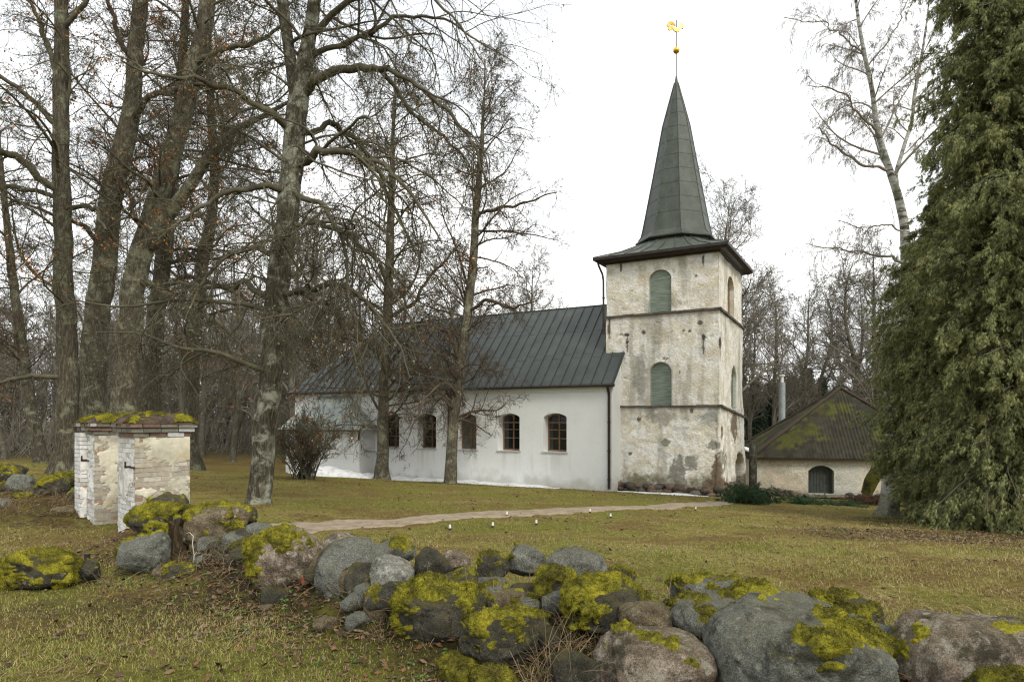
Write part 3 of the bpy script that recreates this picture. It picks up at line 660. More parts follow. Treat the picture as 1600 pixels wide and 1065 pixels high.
mb.build('wall', PLAST, house, usecol=True, smooth=True)
mb = MB(); mb.box(hc(-.06, -.08, zeh - .14), HXv * (HW + .1), HYv * .06, UZ * .07); mb.build('eave_moulding', simple('grey_mould', (.22, .21, .17), (.34, .32, .26), 3), house)
V, Q, T = panel(hc(0, 0, 0), HXv, HYv, dop, .34, .04); dm = MB(); dm.add(V, Q, T)
dw = (dop[:, 0].max() - dop[:, 0].min())
for k in range(8): dm.box(hc(dop[:, 0].min() + dw * k / 8 + .01, .322, zd0 + .02), HXv * (dw / 8 - .02), HYv * .02, UZ * (zd1 - zd0 - .32))
dr = dm.build('door', simple('green_black_door', (.030, .036, .030), (.065, .075, .062), 5, .7), house)
mb = MB(); mb.box(hc(ua + .15, .29, zd0 + .72), HXv * .05, HYv * .04, UZ * .16); mb.build('handle', DARKM, dr)
mb = MB(); mb.box(hc(ua - .25, -1.0, zd0 - .09), HXv * 2.1, HYv * 1.0, UZ * .07)
for k in range(3): mb.box(hc(ua - .1 + k * .85, -.9, zd0 - .6), HXv * .12, HYv * .8, UZ * .509)
mb.build('door_step', simple('old_plank', (.10, .085, .06), (.2, .17, .12), 4), house)
# corrugated hipped roof
AP = hc(5.2, 3.6, CZ + 1.80); ov = .35
ec = [hc(-ov, -ov, zeh - .02), hc(HW + ov, -ov, zeh - .02), hc(HW + ov, HD + ov, zeh - .02), hc(-ov, HD + ov, zeh - .02)]
mb = MB()
for k in range(4):
    a, b = ec[k], ec[(k + 1) % 4]; L_ = np.linalg.norm(b - a); nu = int(L_ / .022); nv = 46
    U_, V_ = np.meshgrid(np.linspace(0, 1, nu + 1), np.linspace(0, 1, nv + 1)); foot_ = a + (b - a) * .5
    # sheet ribs run straight up the slope: cell at (u along eave, v up) clipped by the hips
    run = AP - foot_; run = run - norm(b - a) * np.dot(run, norm(b - a)); fa = np.dot(AP - a, norm(b - a)) / L_
    u = U_; v = V_; uu = v * fa + u * (1 - v)
    P = a + (b - a) * uu[..., None] + run * v[..., None]
    nn = norm(np.cross(b - a, run)); nn = nn * np.sign(nn[2])
    rib = .026 * np.sin(uu * L_ * 2 * pi / .18); row = (v * 5.0) % 1; rib = rib + .035 * (1 - row) + .02 * fbm(P.reshape(-1, 3) * 1.2, 3, 8).reshape(rib.shape)
    P = P + nn * rib[..., None]
    i = (np.arange(nv)[:, None] * (nu + 1) + np.arange(nu)[None, :]).ravel(); Q = np.stack([i, i + 1, i + nu + 2, i + nu + 1], 1)
    pp = P.reshape(-1, 3); n1 = fbm(pp * .8, 5, 121); n2 = fbm(pp * 4, 4, 122)
    c = np.array([.040, .037, .026]) * (1 + .6 * n2)[:, None]
    t = sst(-.05, .3, n1 + .5 * n2 - .9 * np.abs(v.ravel() - .33) + .12)[:, None]; c = c * (1 - t) + np.array([.062, .066, .016]) * (1 + .5 * n2)[:, None] * t
    t = sst(.25, .5, fbm(pp * 2.2, 4, 123))[:, None] * .7; c = c * (1 - t) + np.array([.048, .040, .022]) * t
    mb.add(pp, Q, col=c)
    mb.add([a - UZ * .1, b - UZ * .1, b + UZ * .01, a + UZ * .01], Q=[(0, 1, 2, 3)], col=(.05, .035, .025))
for e_ in ec: 
    mb.tube([e_ + UZ * .05, AP + UZ * .05], [.11, .09], 8, col=(.055, .043, .032))
mb.build('roof', attrmat('mossy_corrugated', 25, .6, 1.25, .95, .5, .02), house, usecol=True, smooth=True)
mb = MB()
for s_ in range(12):
    p = ec[0] + (ec[3] - ec[0]) * (.05 + s_ * .06) ; V, T = lump(p + (AP - p) * .06 + UZ * .08, .3, s_, 2, .3, (1, 1, .3)); mb.add(V, T=T)
mb.build('roof_snow', SNOW, house, smooth=True)
rng = np.random.default_rng(8); mb = MB(); foot(hc(0, -.08, 0), hc(2.0, -.08, 0), 60, .38, (.08, .2), -HYv, mb); foot(hc(4, -.08, 0), hc(HW, -.08, 0), 60, .3, (.08, .16), -HYv, mb); mb.build('fieldstone_foot', STONE, house, usecol=True, smooth=True)
# metal flue standing behind it
fx, fy = (1222 - HX) / F * 45, 45.; zt = CZ + (655 - 597) / F * 45
fl_ = thing('metal_flue', (fx, fy, gz(fx, fy)), 'tall straight grey metal flue pipe rising behind the cellar house roof', 'chimney')
mb = MB(); mb.tube([(fx, fy, gz(fx, fy)), (fx, fy, zt)], .21, 16)
for z in np.arange(gz(fx, fy) + 1, zt, 1.2): mb.tube([(fx, fy, z), (fx, fy, z + .05)], .225, 16)
mb.build('pipe', simple('galvanised', (.22, .25, .24), (.34, .37, .36), 3, .5, .3), fl_, smooth=False)
mb = MB(); mb.tube([(fx, fy, zt), (fx, fy, zt + .42)], .1, 12); mb.prism([(fx + .17 * cos(a), fy + .17 * sin(a), zt + .5) for a in np.arange(0, 6.2, .7)], [(fx + .2 * cos(a), fy + .2 * sin(a), zt + .43) for a in np.arange(0, 6.2, .7)])
mb.build('cowl', simple('pale_cowl', (.6, .6, .58), (.7, .7, .68), 3, .5), fl_)
# weathered post at the tower corner
pxp, pyp = onground(1176, 32)[:2]; zp = gz(pxp, pyp); mb = MB(); mb.tube([(pxp, pyp, zp - .1), (pxp + .02, pyp, zp + 1.2), (pxp, pyp, zp + 2.75)], [.2, .19, .18], 10)
tag(mb.build('wooden_post', barkmat('post_wood', (.07, .065, .05), (.17, .16, .13), (.2, .21, .16)), loc=(pxp, pyp, zp), smooth=True), 'thick weathered grey post standing between the tower corner and the cellar house', 'post')
# ------------------------------------------------------------------ moss
def mossmat():
    n = NT('moss'); f = n.noise(5, 6, .65); c = n.ramp(f, [(.28, (.055, .048, .016)), (.43, (.13, .12, .024)), (.56, (.28, .26, .030)), (.67, (.40, .34, .036)), (.80, (.20, .13, .04))])
    g = n.ramp(n.noise(60, 4, .7), [(.3, .5), (.7, 1.25)]); c = n.mix(1., c, g, 'MULTIPLY'); n.bump(n.noise(55, 5, .7), .9, .03); return n.done(c, .95, .05)
MOSS = mossmat()
def fuzz(V, T, mask, dens, ln, rng):
    """short hairs scattered on triangles"""
    a, b, c = V[T[:, 0]], V[T[:, 1]], V[T[:, 2]]; nn = np.cross(b - a, c - a); ar = np.linalg.norm(nn, axis=1) / 2; nn = norm(nn)
    pr_ = ar * mask; tot = pr_.sum(); N = int(min(34000, tot * dens))
    if N < 5: return np.zeros((0, 3)), np.zeros((0, 3), int)
    i = rng.choice(len(T), N, p=pr_ / tot); u = rng.random((N, 2)); f = u.sum(1) > 1; u[f] = 1 - u[f]
    p = a[i] + (b - a)[i] * u[:, :1] + (c - a)[i] * u[:, 1:]; d = norm(nn[i] + rng.normal(0, .45, (N, 3)))
    s = norm(np.cross(d, rng.normal(0, 1, (N, 3)))) * (ln * .16); L = ln * rng.uniform(.5, 1.3, (N, 1))
    P = np.stack([p - s - nn[i] * .004, p + s - nn[i] * .004, p + d * L], 1).reshape(-1, 3); return P, np.arange(3 * N).reshape(-1, 3)

# ------------------------------------------------------------------ brick gate pillars
def pillar(label, K, rebate, seed):
    rng = np.random.default_rng(seed); K = np.array([K[0], K[1], 0.]); fv = np.array([.69, .724, 0]); lv = np.array([-.724, .69, 0]); wd = .80
    zg = min(gz(*(K + fv * a + lv * b)[:2]) for a in (0, wd) for b in (0, wd)) - .12; zt = CZ - .27
    root = thing('gate_pillar', tuple(K + fv * wd / 2 + lv * wd / 2 + UZ * zg), label, 'pillar', 'brick pillars of the old gate')
    mb = MB(); rec = .004
    mb.box(K + fv * rec + lv * rec + UZ * zg, fv * (wd - 2 * rec), lv * (wd - 2 * rec), UZ * (zt - zg), col=(.42, .39, .33))
    red = np.array([.30, .15, .095]); pale = np.array([.50, .47, .40]); white = np.array([.68, .68, .66]); beige = np.array([.33, .28, .205]); gry = np.array([.25, .24, .195]); green = np.array([.19, .19, .12])
    def bc(white_side, z):
        k = rng.random(); h = z - zg
        if white_side: c = white if k < .84 else (pale if k < .95 else red * 1.0 + .2)
        else: c = (beige + .07) if k < .5 else (beige * .5 + gry * .5 + .05 if k < .74 else (red * .6 + beige * .45 if k < .88 else pale * .9))
        if h < .45 and rng.random() < .6: c = c * .8 + green * .2
        return c * rng.uniform(.8, 1.12)
    faces = [(K, fv, lv, wd, False), (K + lv * wd, -lv, fv, wd, True), (K + fv * wd, lv, -fv, wd, False), (K + (fv + lv) * wd, -fv, -lv, wd, False)]
    if rebate: faces.append((K - fv * .0 + lv * .45 - fv * .11, fv, lv, .112, True)); faces.append((K + lv * wd - fv * .11, -lv, fv, .35, True)); mb.box(K + lv * .462 - fv * .10 + UZ * zg, fv * .12, lv * (wd - .474), UZ * (zt - zg), col=(.27, .255, .21))
    z = zg; k = 0
    while z < zt - .03:
        for fi, (o, u, inn, L_, wh) in enumerate(faces):
            x = -(.0 if (k + fi) % 2 else .128)
            while x < L_:
                x1 = min(L_, x + .25); x0 = max(0, x)
                if x1 - x0 > .02 and rng.random() > .012:
                    pr_ = rng.uniform(.0005, .003) + (.008 * rng.random() if rng.random() < .15 else 0); jx = rng.uniform(0, .004); g_ = .0012
                    oo = o + u * (x0 + g_) - inn * pr_ + UZ * (z + g_ + rng.uniform(-.0006, .0006))
                    ca = bc(wh, z); mb.box(oo, u * (x1 - x0 - 2 * g_ - .006), inn * (.02 + pr_), UZ * (.0735 - 2 * g_ - .007), col=ca)
                x += .256
        z += .0735; k += 1
    # corbelled head
    zz = zt
    for e, hh in ((.022, .072), (.058, .072), (.088, .07)):
        for (o, u, inn, L_, wh) in faces[:4]:
            oo = o - inn * e - u * e; LL = L_ + 2 * e; x = rng.uniform(-.2, 0)
            while x < LL:
                x0 = max(0, x); x1 = min(LL, x + .25)
                if x1 - x0 > .02:
                    r_ = rng.random(); c = ((red * .45 + gry * .3) if r_ < .35 else (gry * .75 if r_ < .6 else (white * .6 if r_ < .7 and e < .1 else beige * .65))) * rng.uniform(.7, 1.1)
                    mb.box(oo + u * (x0 + .004) - inn * rng.uniform(-.012, .012) + UZ * (zz + .003 + rng.uniform(-.004, .004)), u * (x1 - x0 - .008), inn * .16, UZ * (hh - .01), col=c)
                x += .256
        mb.box(K - (fv + lv) * (e - .03) + UZ * (zz + .001), fv * (wd + 2 * e - .06), lv * (wd + 2 * e - .06), UZ * (hh - .004), col=(.2, .17, .13))
        zz += hh
    brick = mb.build('brickwork', attrmat('whitewashed_brick', 16, .66, 1.15, .95, .35, .008, bsc=60), root, usecol=True)
    # plaster patches still clinging to the brick
    mb = MB()
    for fi, (o, u, inn, L_, wh) in enumerate(faces[:2] + faces[4:5]):
        st = .0125; nx, nz_ = int(L_ / st), int((zt - zg) / st); X, Z = np.meshgrid((np.arange(nx + 1)) * st, zg + np.arange(nz_ + 1) * st)
        P2 = np.column_stack([X.ravel() + fi * 7 + seed, Z.ravel() * 1.2, 0 * X.ravel()]); m = fbm(P2 * 2.6, 5, seed, .6) + .25 * np.exp(-((Z.ravel() - 1.15) / .28) ** 2) * (fi == 0) - (.16 if not wh else .05)
        P = o + u * X.ravel()[:, None] + UZ * Z.ravel()[:, None]; hgt = .008 + .009 * np.clip(m, 0, .3) * 3 + .002 * fbm(P * 30, 2, 1)
        P = P - inn * hgt[:, None]; i = (np.arange(nz_)[:, None] * (nx + 1) + np.arange(nx)[None, :]).ravel(); Q = np.stack([i, i + 1, i + nx + 2, i + nx + 1], 1); kq = (m[Q].min(1) > .0)
        edge = np.where(m < .045)[0]; P[edge] += inn * .010
        c = np.array([.50, .47, .37]) if not wh else np.array([.66, .65, .61]); cc = c * (1 + .6 * fbm(P2 * 3, 5, 5, .65)[:, None]); t9 = sst(.1, .35, fbm(P2 * np.array([4, 1.2, 1]), 5, 19, .65))[:, None] * .6; cc = cc * (1 - t9) + np.array([.27, .26, .20]) * t9; t = sst(.0, .35, fbm(P2 * 1.5, 4, 9))[:, None] * .6; cc = cc * (1 - t) + (np.array([.42, .34, .2]) if not wh else np.array([.62, .6, .55])) * t
        Q = Q[kq]
        if len(Q):
            us, iv = np.unique(Q.ravel(), return_inverse=True); mb.add(P[us], iv.reshape(-1, 4), col=cc[us])
    mb.build('plaster_remnant', attrmat('old_lime_plaster', 14, .85, 1.1, .95, .6, .006, bsc=50), root, usecol=True, smooth=True)
    # sagging tile-and-earth top with moss
    n_ = 44; X, Y = np.meshgrid(np.linspace(-1, 1, n_), np.linspace(-1, 1, n_)); R_ = np.maximum(np.abs(X), np.abs(Y)); h = .175 * (1 - R_ ** 2.1) ; cen = K + (fv + lv) * wd / 2; e = wd / 2 + .10
    P = cen + fv * (X.ravel() * e)[:, None] + lv * (Y.ravel() * e)[:, None]; nse = fbm(P * 5 + seed, 4, 7)
    P = P + UZ * (zz + h.ravel() + .03 * nse + .005)[:, None]; rim = R_.ravel() > .97; P[rim] -= UZ * .018
    i = (np.arange(n_ - 1)[:, None] * n_ + np.arange(n_ - 1)[None, :]).ravel(); Q = np.stack([i, i + 1, i + n_ + 1, i + n_], 1)
    mesh('cap', P, Q, simple('decayed_tiles', (.03, .024, .018), (.13, .085, .06), 9, .95, bs=1, bd=.03), root, smooth=True)
    m = fbm(P * 3.1 + seed * 3, 4, 12) + .12; Pm = P + UZ * (np.clip(m, 0, .5) * .085)[:, None]; kq = m[Q].min(1) > 0; Q = Q[kq]
    us, iv = np.unique(Q.ravel(), return_inverse=True); Vm = Pm[us]; Q = iv.reshape(-1, 4); T = np.vstack([Q[:, [0, 1, 2]], Q[:, [0, 2, 3]]]); fz = fuzz(Vm, T, np.ones(len(T)), 16000, .016, rng)
    mesh('moss', np.vstack([Vm, fz[0]]), [Q, fz[1] + len(Vm)], MOSS, root, smooth=True)
    # gate hinge bracket
    mb = MB(); o, u, inn = faces[1][0], faces[1][1], faces[1][2]; zh = CZ - .74; o2 = (K + lv * .42 - fv * .0) if rebate else (K + lv * .12)
    mb.box(o2 - fv * .10 + UZ * zh, fv * .11, lv * .02, UZ * .035); mb.box(o2 - fv * .10 + UZ * (zh - .0), fv * .022, lv * .022, UZ * .10); mb.box(o2 - fv * .02 - lv * .16 + UZ * (zh - .004), fv * .015, lv * .2, UZ * .028)
    mb.build('hinge', simple('rusty_iron', (.02, .013, .01), (.05, .028, .018), 9, .8), root)
pillar('nearer brick gate pillar with white left edge and broad beige front, boulders at its foot', (-5.72, 10.), False, 3)
pillar('farther gate pillar of peeling whitewashed brick, half hidden behind the nearer pillar', (-5.72 - .724 * 2.12, 10. + .69 * 2.12), True, 5)

# ------------------------------------------------------------------ boulders of the drystone wall
def rockmat(name, c1, c2, c3, lich, lt, fa=.4):
    n = NT(name); f = n.noise(4.2, 9, .78); c = n.ramp(f, [(.36, c1), (.5, c2), (.62, c3)])
    sp = n.ramp(n.noise(120, 3, .75), [(.36, .35), (.5, .9), (.64, 1.8)]); c = n.mix(.75, c, n.mix(1., c, sp, 'MULTIPLY'))
    l = n.ramp(n.noise(9, 9, .85, .2), [(lt - .03, 0.), (lt + .02, 1.)]); c = n.mix(l, c, lich)
    l2 = n.math('MULTIPLY', n.ramp(n.vor(9), [(.14, 1.), (.20, 0.)]), n.ramp(n.noise(2.3, 4), [(.47, 0.), (.55, .8)])); c = n.mix(l2, c, tuple(min(.6, v * 1.25) for v in lich))
    d = n.ramp(n.noise(3.1, 8, .75), [(.50, 0.), (.60, .85)]); c = n.mix(d, c, (.035, .033, .02))
    c = n.mix(1., c, (1.45, 1.45, 1.42), 'MULTIPLY'); ge = n.t.nodes.new('ShaderNodeNewGeometry'); sx_ = n.t.nodes.new('ShaderNodeSeparateXYZ'); n.t.links.new(ge.outputs['Normal'], sx_.inputs[0])
    up = n.math('ADD', n.math('MULTIPLY', sx_.outputs[2], .22), n.noise(4.5, 9, .75)); c = n.mix(n.ramp(up, [(.58, 0.), (.72, fa)]), c, (.115, .10, .03)); n.bump(n.noise(13, 10, .8), 1., .09); return n.done(c, .92, .18)
RM = dict(
    grey=rockmat('granite_grey', (.10, .10, .083), (.175, .175, .15), (.26, .258, .225), (.32, .33, .29), .60),
    slate=rockmat('granite_slate', (.10, .104, .09), (.165, .17, .148), (.235, .24, .21), (.28, .285, .24), .64),
    dark=rockmat('granite_dark', (.03, .03, .022), (.065, .06, .045), (.11, .10, .08), (.20, .20, .17), .62, .75),
    pink=rockmat('granite_pink', (.07, .058, .045), (.20, .155, .115), (.38, .315, .25), (.46, .43, .37), .56),
    pale=rockmat('granite_pale', (.16, .155, .13), (.27, .265, .235), (.38, .375, .34), (.46, .46, .42), .56),
    tan=rockmat('granite_tan', (.065, .05, .03), (.16, .125, .08), (.27, .225, .155), (.31, .29, .23), .6))
def rockshape(seed, sub, facets, sharp=42, amp=.12):
    rng = np.random.default_rng(seed); V, T = ICO[sub]
    nn = norm(rng.normal(0, 1, (facets, 3))); d = rng.uniform(.58, .95, facets); dot = np.maximum(V @ nn.T, 1e-3)
    inv = (np.maximum(dot / d, 0) ** sharp).sum(1) + 1.0; r = inv ** (-1 / sharp)
    ck = np.abs(fbm(V * 1.5 + seed * 1.7, 3, seed % 53)); r = r - .045 * np.exp(-(ck / .018) ** 2) + .05 * np.round(2.5 * fbm(V * 1.3 + seed * .7, 2, seed % 41)) / 2.5
    r = r + amp * fbm(V * 1.9 + seed, 4, seed % 97, .5) + .03 * fbm(V * 6 + seed, 4, 4, .6) + .012 * fbm(V * 17 + seed, 3, 7, .6)
    return V * r[:, None], T
def vnorm(V, T):
    n = np.cross(V[T[:, 1]] - V[T[:, 0]], V[T[:, 2]] - V[T[:, 0]]); o = np.zeros_like(V)
    for k in range(3): np.add.at(o, T[:, k], n)
    return norm(o)
STATIC = []
def rock(box, Y, tone, moss, seed, label, name='boulder', facets=11, bias=(0, 0, 0), sub=5, dy=.85, tilt=0., group=None, sharp=42, cat='boulder'):
    x0, y0, x1, y1 = box; rng = np.random.default_rng(seed); V, T = rockshape(seed, sub, facets, sharp)
    if tilt: c_, s_ = cos(tilt), sin(tilt); V = V @ np.array([[c_, 0, s_], [0, 1, 0], [-s_, 0, c_]])
    V = V - (V.max(0) + V.min(0)) / 2; V = V / (V.max(0) - V.min(0)) * 2
    bx = .66 if seed in (138, 139, 141, 137) else .84; V = np.sign(V) * np.abs(V) ** np.array([bx, 1, bx]); V = V * (1 + .03 * fbm(V * 3 + seed, 3, 9))[:, None]; moss = moss + (.3 if moss >= .93 else 0)
    sx = (x1 - x0) / 2 * Y / F; sz = (y1 - y0) / 2 * Y / F; V = V * np.array([sx, max(min(sx * dy, .62), sz * .6), sz])
    c = W((x0 + x1) / 2, (y0 + y1) / 2, Y); c[1] = Y; P = V + c
    base = (c[0], c[1], c[2] - sz)
    n = vnorm(P, T)
    o = mesh(name, P, T, RM[tone], smooth=True, loc=base); group and tag(o, group=group)
    Vn = V / max(sx, sz); sc = n[:, 2] * .6 + 1.5 * fbm(Vn * 1.5 + seed * 3.7, 5, seed % 31, .62) + n @ np.array(bias, float) - (1.46 - 1.32 * moss)
    m = sst(0, .3, sc)
    if moss > 0 and (m > .05).sum() > 20:
        th = .014 + .026 * min(1, sx / .4); Pm = P + n * (m * th * (1 + 1.1 * fbm(P * 11, 3, 6) + .7 * fbm(P * 34, 2, 8)) - .006)[:, None]; k = m[T].max(1) > .02; Tm = T[k]
        us, iv = np.unique(Tm.ravel(), return_inverse=True); Vm = Pm[us]; Tm = iv.reshape(-1, 3); mk = m[us][Tm].min(1)
        fz = fuzz(Vm, Tm, mk, 15000 if Y < 7 else 7000, .017 if Y < 7 else .022, rng)
        mo = mesh('moss', np.vstack([Vm, fz[0]]), np.vstack([Tm, fz[1] + len(Vm)]), MOSS, o, smooth=True)
    return tag(o, label, cat, group)
def rk(box, Y, tone, moss, seed, label, *a, **k):
    if seed in (107, 115, 117, 123, 126, 134, 137, 138, 139, 140, 141): k['sub'] = 6
    return rock(box, Y, tone, moss, seed, label, *a, **k)
rk((13, 861, 120, 914), 7.1, 'dark', .95, 101, 'low dome-shaped boulder covered in moss, lying alone in the grass left of the wall', 'mossy_boulder', 8, sub=5)
rk((118, 872, 157, 908), 7.2, 'dark', .62, 102, 'small dark stone just right of the low mossy dome', 'stone')
rk((186, 830, 264, 899), 7.6, 'slate', .62, 103, 'slate-grey boulder with yellow moss on its upper left, below the nearer gate pillar', facets=8, bias=(-.7, 0, .2), sub=5)
rk((204, 789, 286, 838), 8.4, 'dark', .95, 104, 'rounded cushion of bright green moss over a boulder against the gate pillar', 'mossy_boulder', 8, sub=5)
rk((236, 771, 294, 805), 9.0, 'dark', .6, 105, 'dark boulder on top of the heap touching the front of the gate pillar', sub=4)
rk((268, 806, 296, 850), 8.1, 'dark', .75, 106, 'dark mossy stone behind the broken stump, left of the big round boulder', 'stone', 9, sub=4)
_x, _y, _z = W(277, 866, 7.75); _h = np.linspace(0, .40, 14); _P = np.column_stack([_x + .02 * np.sin(_h * 9), _y + 0 * _h, _z - .04 + _h]); _a = np.arange(14); _mb = MB(); _V, _Q = tubes(_P[None], np.interp(_h, [0, .1, .4], [.13, .10, .085])[None], 14)
_d = _V - np.repeat(_P, 14, 0); _V = _V + _d * (.30 * fbm(_V * np.array([22, 22, 3.]), 3, 4) + .25 * np.tile(np.sin(_a * 3.1), 14))[:, None]; _V[-14:, 2] += .09 * np.sin(_a * 2.3); _mb.add(_V, _Q); _mb.add(np.vstack([_V[-14:], _V[-14:].mean(0) - [0, 0, .12]]), T=[(i, (i + 1) % 14, 14) for i in range(14)])
tag(_mb.build('broken_stump', barkmat('rotten_wood', (.05, .035, .02), (.16, .12, .075), (.20, .19, .08), .55), loc=(_x, _y, _z), smooth=True), 'weathered broken wooden stump standing among the mossy boulders below the nearer gate pillar', 'stump')
_x, _y, _z = W(302, 884, 7.3); _P = np.array([(_x, _y, _z), (_x + .01, _y, _z + .12), (_x - .01, _y, _z + .25), (_x - .005, _y + .01, _z + .33), (_x - .05, _y + .02, _z + .37), (_x - .09, _y + .03, _z + .36)]); _mb = MB(); _mb.tube(_P, [.006, .005, .005, .004, .003, .002], 6); _mb.tube([_P[1], _P[1] + [.03, 0, .04]], [.005, .003], 5)
tag(_mb.build('lichened_stick', simple('white_lichen', (.35, .36, .32), (.6, .6, .55), 40, .9), loc=(_x, _y, _z), smooth=True), 'thin crooked white lichened stick poking up before the broken stump', 'stick')
rk((292, 788, 389, 862), 7.9, 'tan', .82, 107, 'big round brown boulder with a thick yellow moss cap, right of the gate pillar', facets=9, bias=(.1, 0, .1), sub=5)
rk((285, 790, 315, 818), 8.5, 'dark', .85, 108, 'small mossy stone tucked behind the big round moss-capped boulder', 'stone')
rk((361, 790, 401, 822), 8.3, 'dark', .8, 109, 'small moss-topped stone at the foot of the large grey-trunked tree', 'stone')
rk((383, 815, 431, 853), 7.6, 'slate', .1, 110, 'small grey stone with a white lichen spot below the large tree', 'stone', 7)
rk((304, 863, 357, 900), 7.4, 'slate', .35, 111, 'flat grey slab low in the rubble under the round mossy boulder', 'stone_slab', 8)
rk((258, 880, 309, 916), 7.2, 'dark', .8, 112, 'low mossy stone at the left foot of the rubble below the slate-grey boulder', 'stone')
rk((355, 843, 396, 888), 7.3, 'dark', .85, 113, 'moss-covered stone between the round mossy boulder and the pink one', 'stone')
rk((303, 908, 352, 942), 6.8, 'dark', .9, 114, 'lowest mossy stone half sunk in leaf litter in front of the wall', 'stone')
rk((393, 824, 503, 925), 6.4, 'pink', .78, 115, 'large pinkish boulder with a golden moss drape over its left side', facets=9, bias=(-.75, -.1, .2), sub=5)
rk((490, 831, 559, 880), 6.7, 'pink', .15, 116, 'pale pink rounded boulder between the moss-draped one and the big grey slab', facets=7, sub=5)
rk((493, 838, 602, 950), 5.9, 'slate', .12, 117, 'big smooth blue-grey egg-shaped slab standing on edge in the wall', 'stone_slab', 6, sub=5, sharp=22, tilt=-.25)
rk((570, 841, 652, 880), 6.5, 'slate', .75, 118, 'flat moss-edged stone behind the blue-grey slab', 'stone')
rk((578, 867, 648, 928), 5.5, 'pale', .15, 119, 'light grey wedge-shaped stone leaning on the blue-grey slab', facets=7, sub=5, tilt=.35)
rk((648, 854, 706, 916), 5.7, 'dark', .42, 120, 'dark brown round stone standing up on the wall right of the light grey wedge', facets=8)
rk((690, 859, 736, 894), 6.1, 'pink', .25, 121, 'pinkish white stone lying far back on the wall behind the dark round stone', 'stone')
rk((566, 912, 630, 976), 5.35, 'tan', .4, 122, 'tan rounded stone under the light grey wedge', facets=8, sub=5)
rk((617, 905, 774, 1012), 5.05, 'dark', .74, 123, 'large dark boulder with bright moss on its left shoulder, middle of the wall', facets=10, bias=(-.55, 0, .2), sub=5)
rk((790, 849, 857, 902), 5.65, 'grey', .38, 124, 'whitish grey boulder with a moss fringe on the wall top, left of the rounder one', facets=8, bias=(-.6, 0, 0), sub=5)
rk((744, 864, 796, 914), 5.5, 'dark', .85, 125, 'mossy dark stone left of the whitish grey perched boulder', 'stone')
rk((718, 955, 864, 1045), 4.5, 'dark', .76, 126, 'long dark boulder with a yellow moss saddle, low in the middle of the wall', facets=9, bias=(.15, 0, .2), sub=5, tilt=.15)
rk((690, 1022, 752, 1082), 4.35, 'dark', .95, 127, 'mossy cushion stone at the bottom edge, left of its twin', 'mossy_boulder', 8, sub=5)
rk((738, 1038, 806, 1100), 4.2, 'dark', .95, 128, 'mossy cushion stone at the bottom edge, right of its twin and under the long boulder', 'mossy_boulder', 8, sub=5)
rk((852, 852, 949, 925), 5.2, 'grey', .12, 129, 'large rounded whitish grey boulder standing highest on the wall', facets=7, sub=5)
rk((838, 885, 902, 944), 4.95, 'dark', .98, 130, 'ball of bright moss under the left of the highest whitish boulder', 'mossy_boulder', 8, sub=5)
rk((846, 920, 893, 962), 4.8, 'slate', .1, 131, 'blue-grey slab below the highest whitish boulder', 'stone_slab', 7)
rk((778, 930, 852, 970), 4.9, 'slate', .72, 132, 'mossy flat stone between the two dark boulders and the blue-grey slab', 'stone')
rk((943, 885, 993, 915), 5.3, 'dark', .88, 133, 'small moss-topped stone right of the highest whitish boulder', 'stone')
rk((882, 902, 1030, 1000), 4.55, 'dark', .74, 134, 'dark sloping boulder with a thick bright yellow moss ridge on its left', facets=8, bias=(-.75, 0, .15), sub=5, tilt=.3)
rk((966, 937, 1049, 998), 4.25, 'tan', .5, 135, 'small brown boulder capped with a little moss, left of its grey neighbour', facets=7, sub=5)
rk((1046, 936, 1158, 994), 4.25, 'slate', .58, 136, 'grey oval boulder with yellow moss on its right end, beside the small brown one', facets=8, bias=(.7, 0, 0), sub=5)
rk((1054, 904, 1213, 962), 5.0, 'grey', .55, 137, 'broad low grey granite boulder behind the wall with moss along its crest', facets=8, bias=(-.25, 0, .1), sub=5)
rk((930, 984, 1118, 1140), 4.0, 'pink', .48, 138, 'large squarish pinkish brown boulder with a moss rim, bottom of the wall', facets=8, sub=5, bias=(0, 0, .15), sharp=24)
rk((1110, 946, 1396, 1150), 3.85, 'slate', .56, 139, 'biggest slate-grey boulder with moss spilling over its crest, right half of the wall', facets=8, sub=5, bias=(.3, 0, .1), sharp=20)
rk((1246, 933, 1382, 998), 4.45, 'dark', .62, 140, 'dark lichen-spotted boulder behind the biggest slate-grey one', facets=8, sub=5)
rk((1390, 953, 1652, 1150), 3.85, 'pink', .5, 141, 'very large rounded boulder of dark and pink granite at the right edge', facets=8, sub=5, bias=(-.35, 0, .0))
rk((1523, 1050, 1640, 1130), 3.3, 'dark', 1.0, 142, 'moss-covered stone cut off by the bottom right corner', 'mossy_boulder', 7, sub=5)
rk((860, 1010, 945, 1100), 4.15, 'dark', .35, 143, 'dark stone sunk among dead stems left of the squarish boulder', 'stone')
rk((474, 916, 520, 950), 6.0, 'tan', .3, 144, 'reddish brown stone under the left of the blue-grey slab', 'stone')
rk((440, 915, 480, 945), 6.3, 'dark', .8, 145, 'mossy stone under the moss-draped pink boulder', 'stone')
rk((520, 935, 575, 975), 5.7, 'tan', .45, 146, 'flat brown stone under the blue-grey slab, half buried', 'stone')
rk((1030, 930, 1088, 955), 4.7, 'dark', .85, 147, 'flat mossy stone behind the gap between the brown and grey oval boulders', 'stone')
rk((700, 888, 745, 930), 5.4, 'dark', .9, 148, 'moss-covered stone behind the large dark middle boulder', 'stone')
rk((655, 905, 700, 935), 5.35, 'tan', .7, 149, 'mossy stone under the dark brown round stone', 'stone')
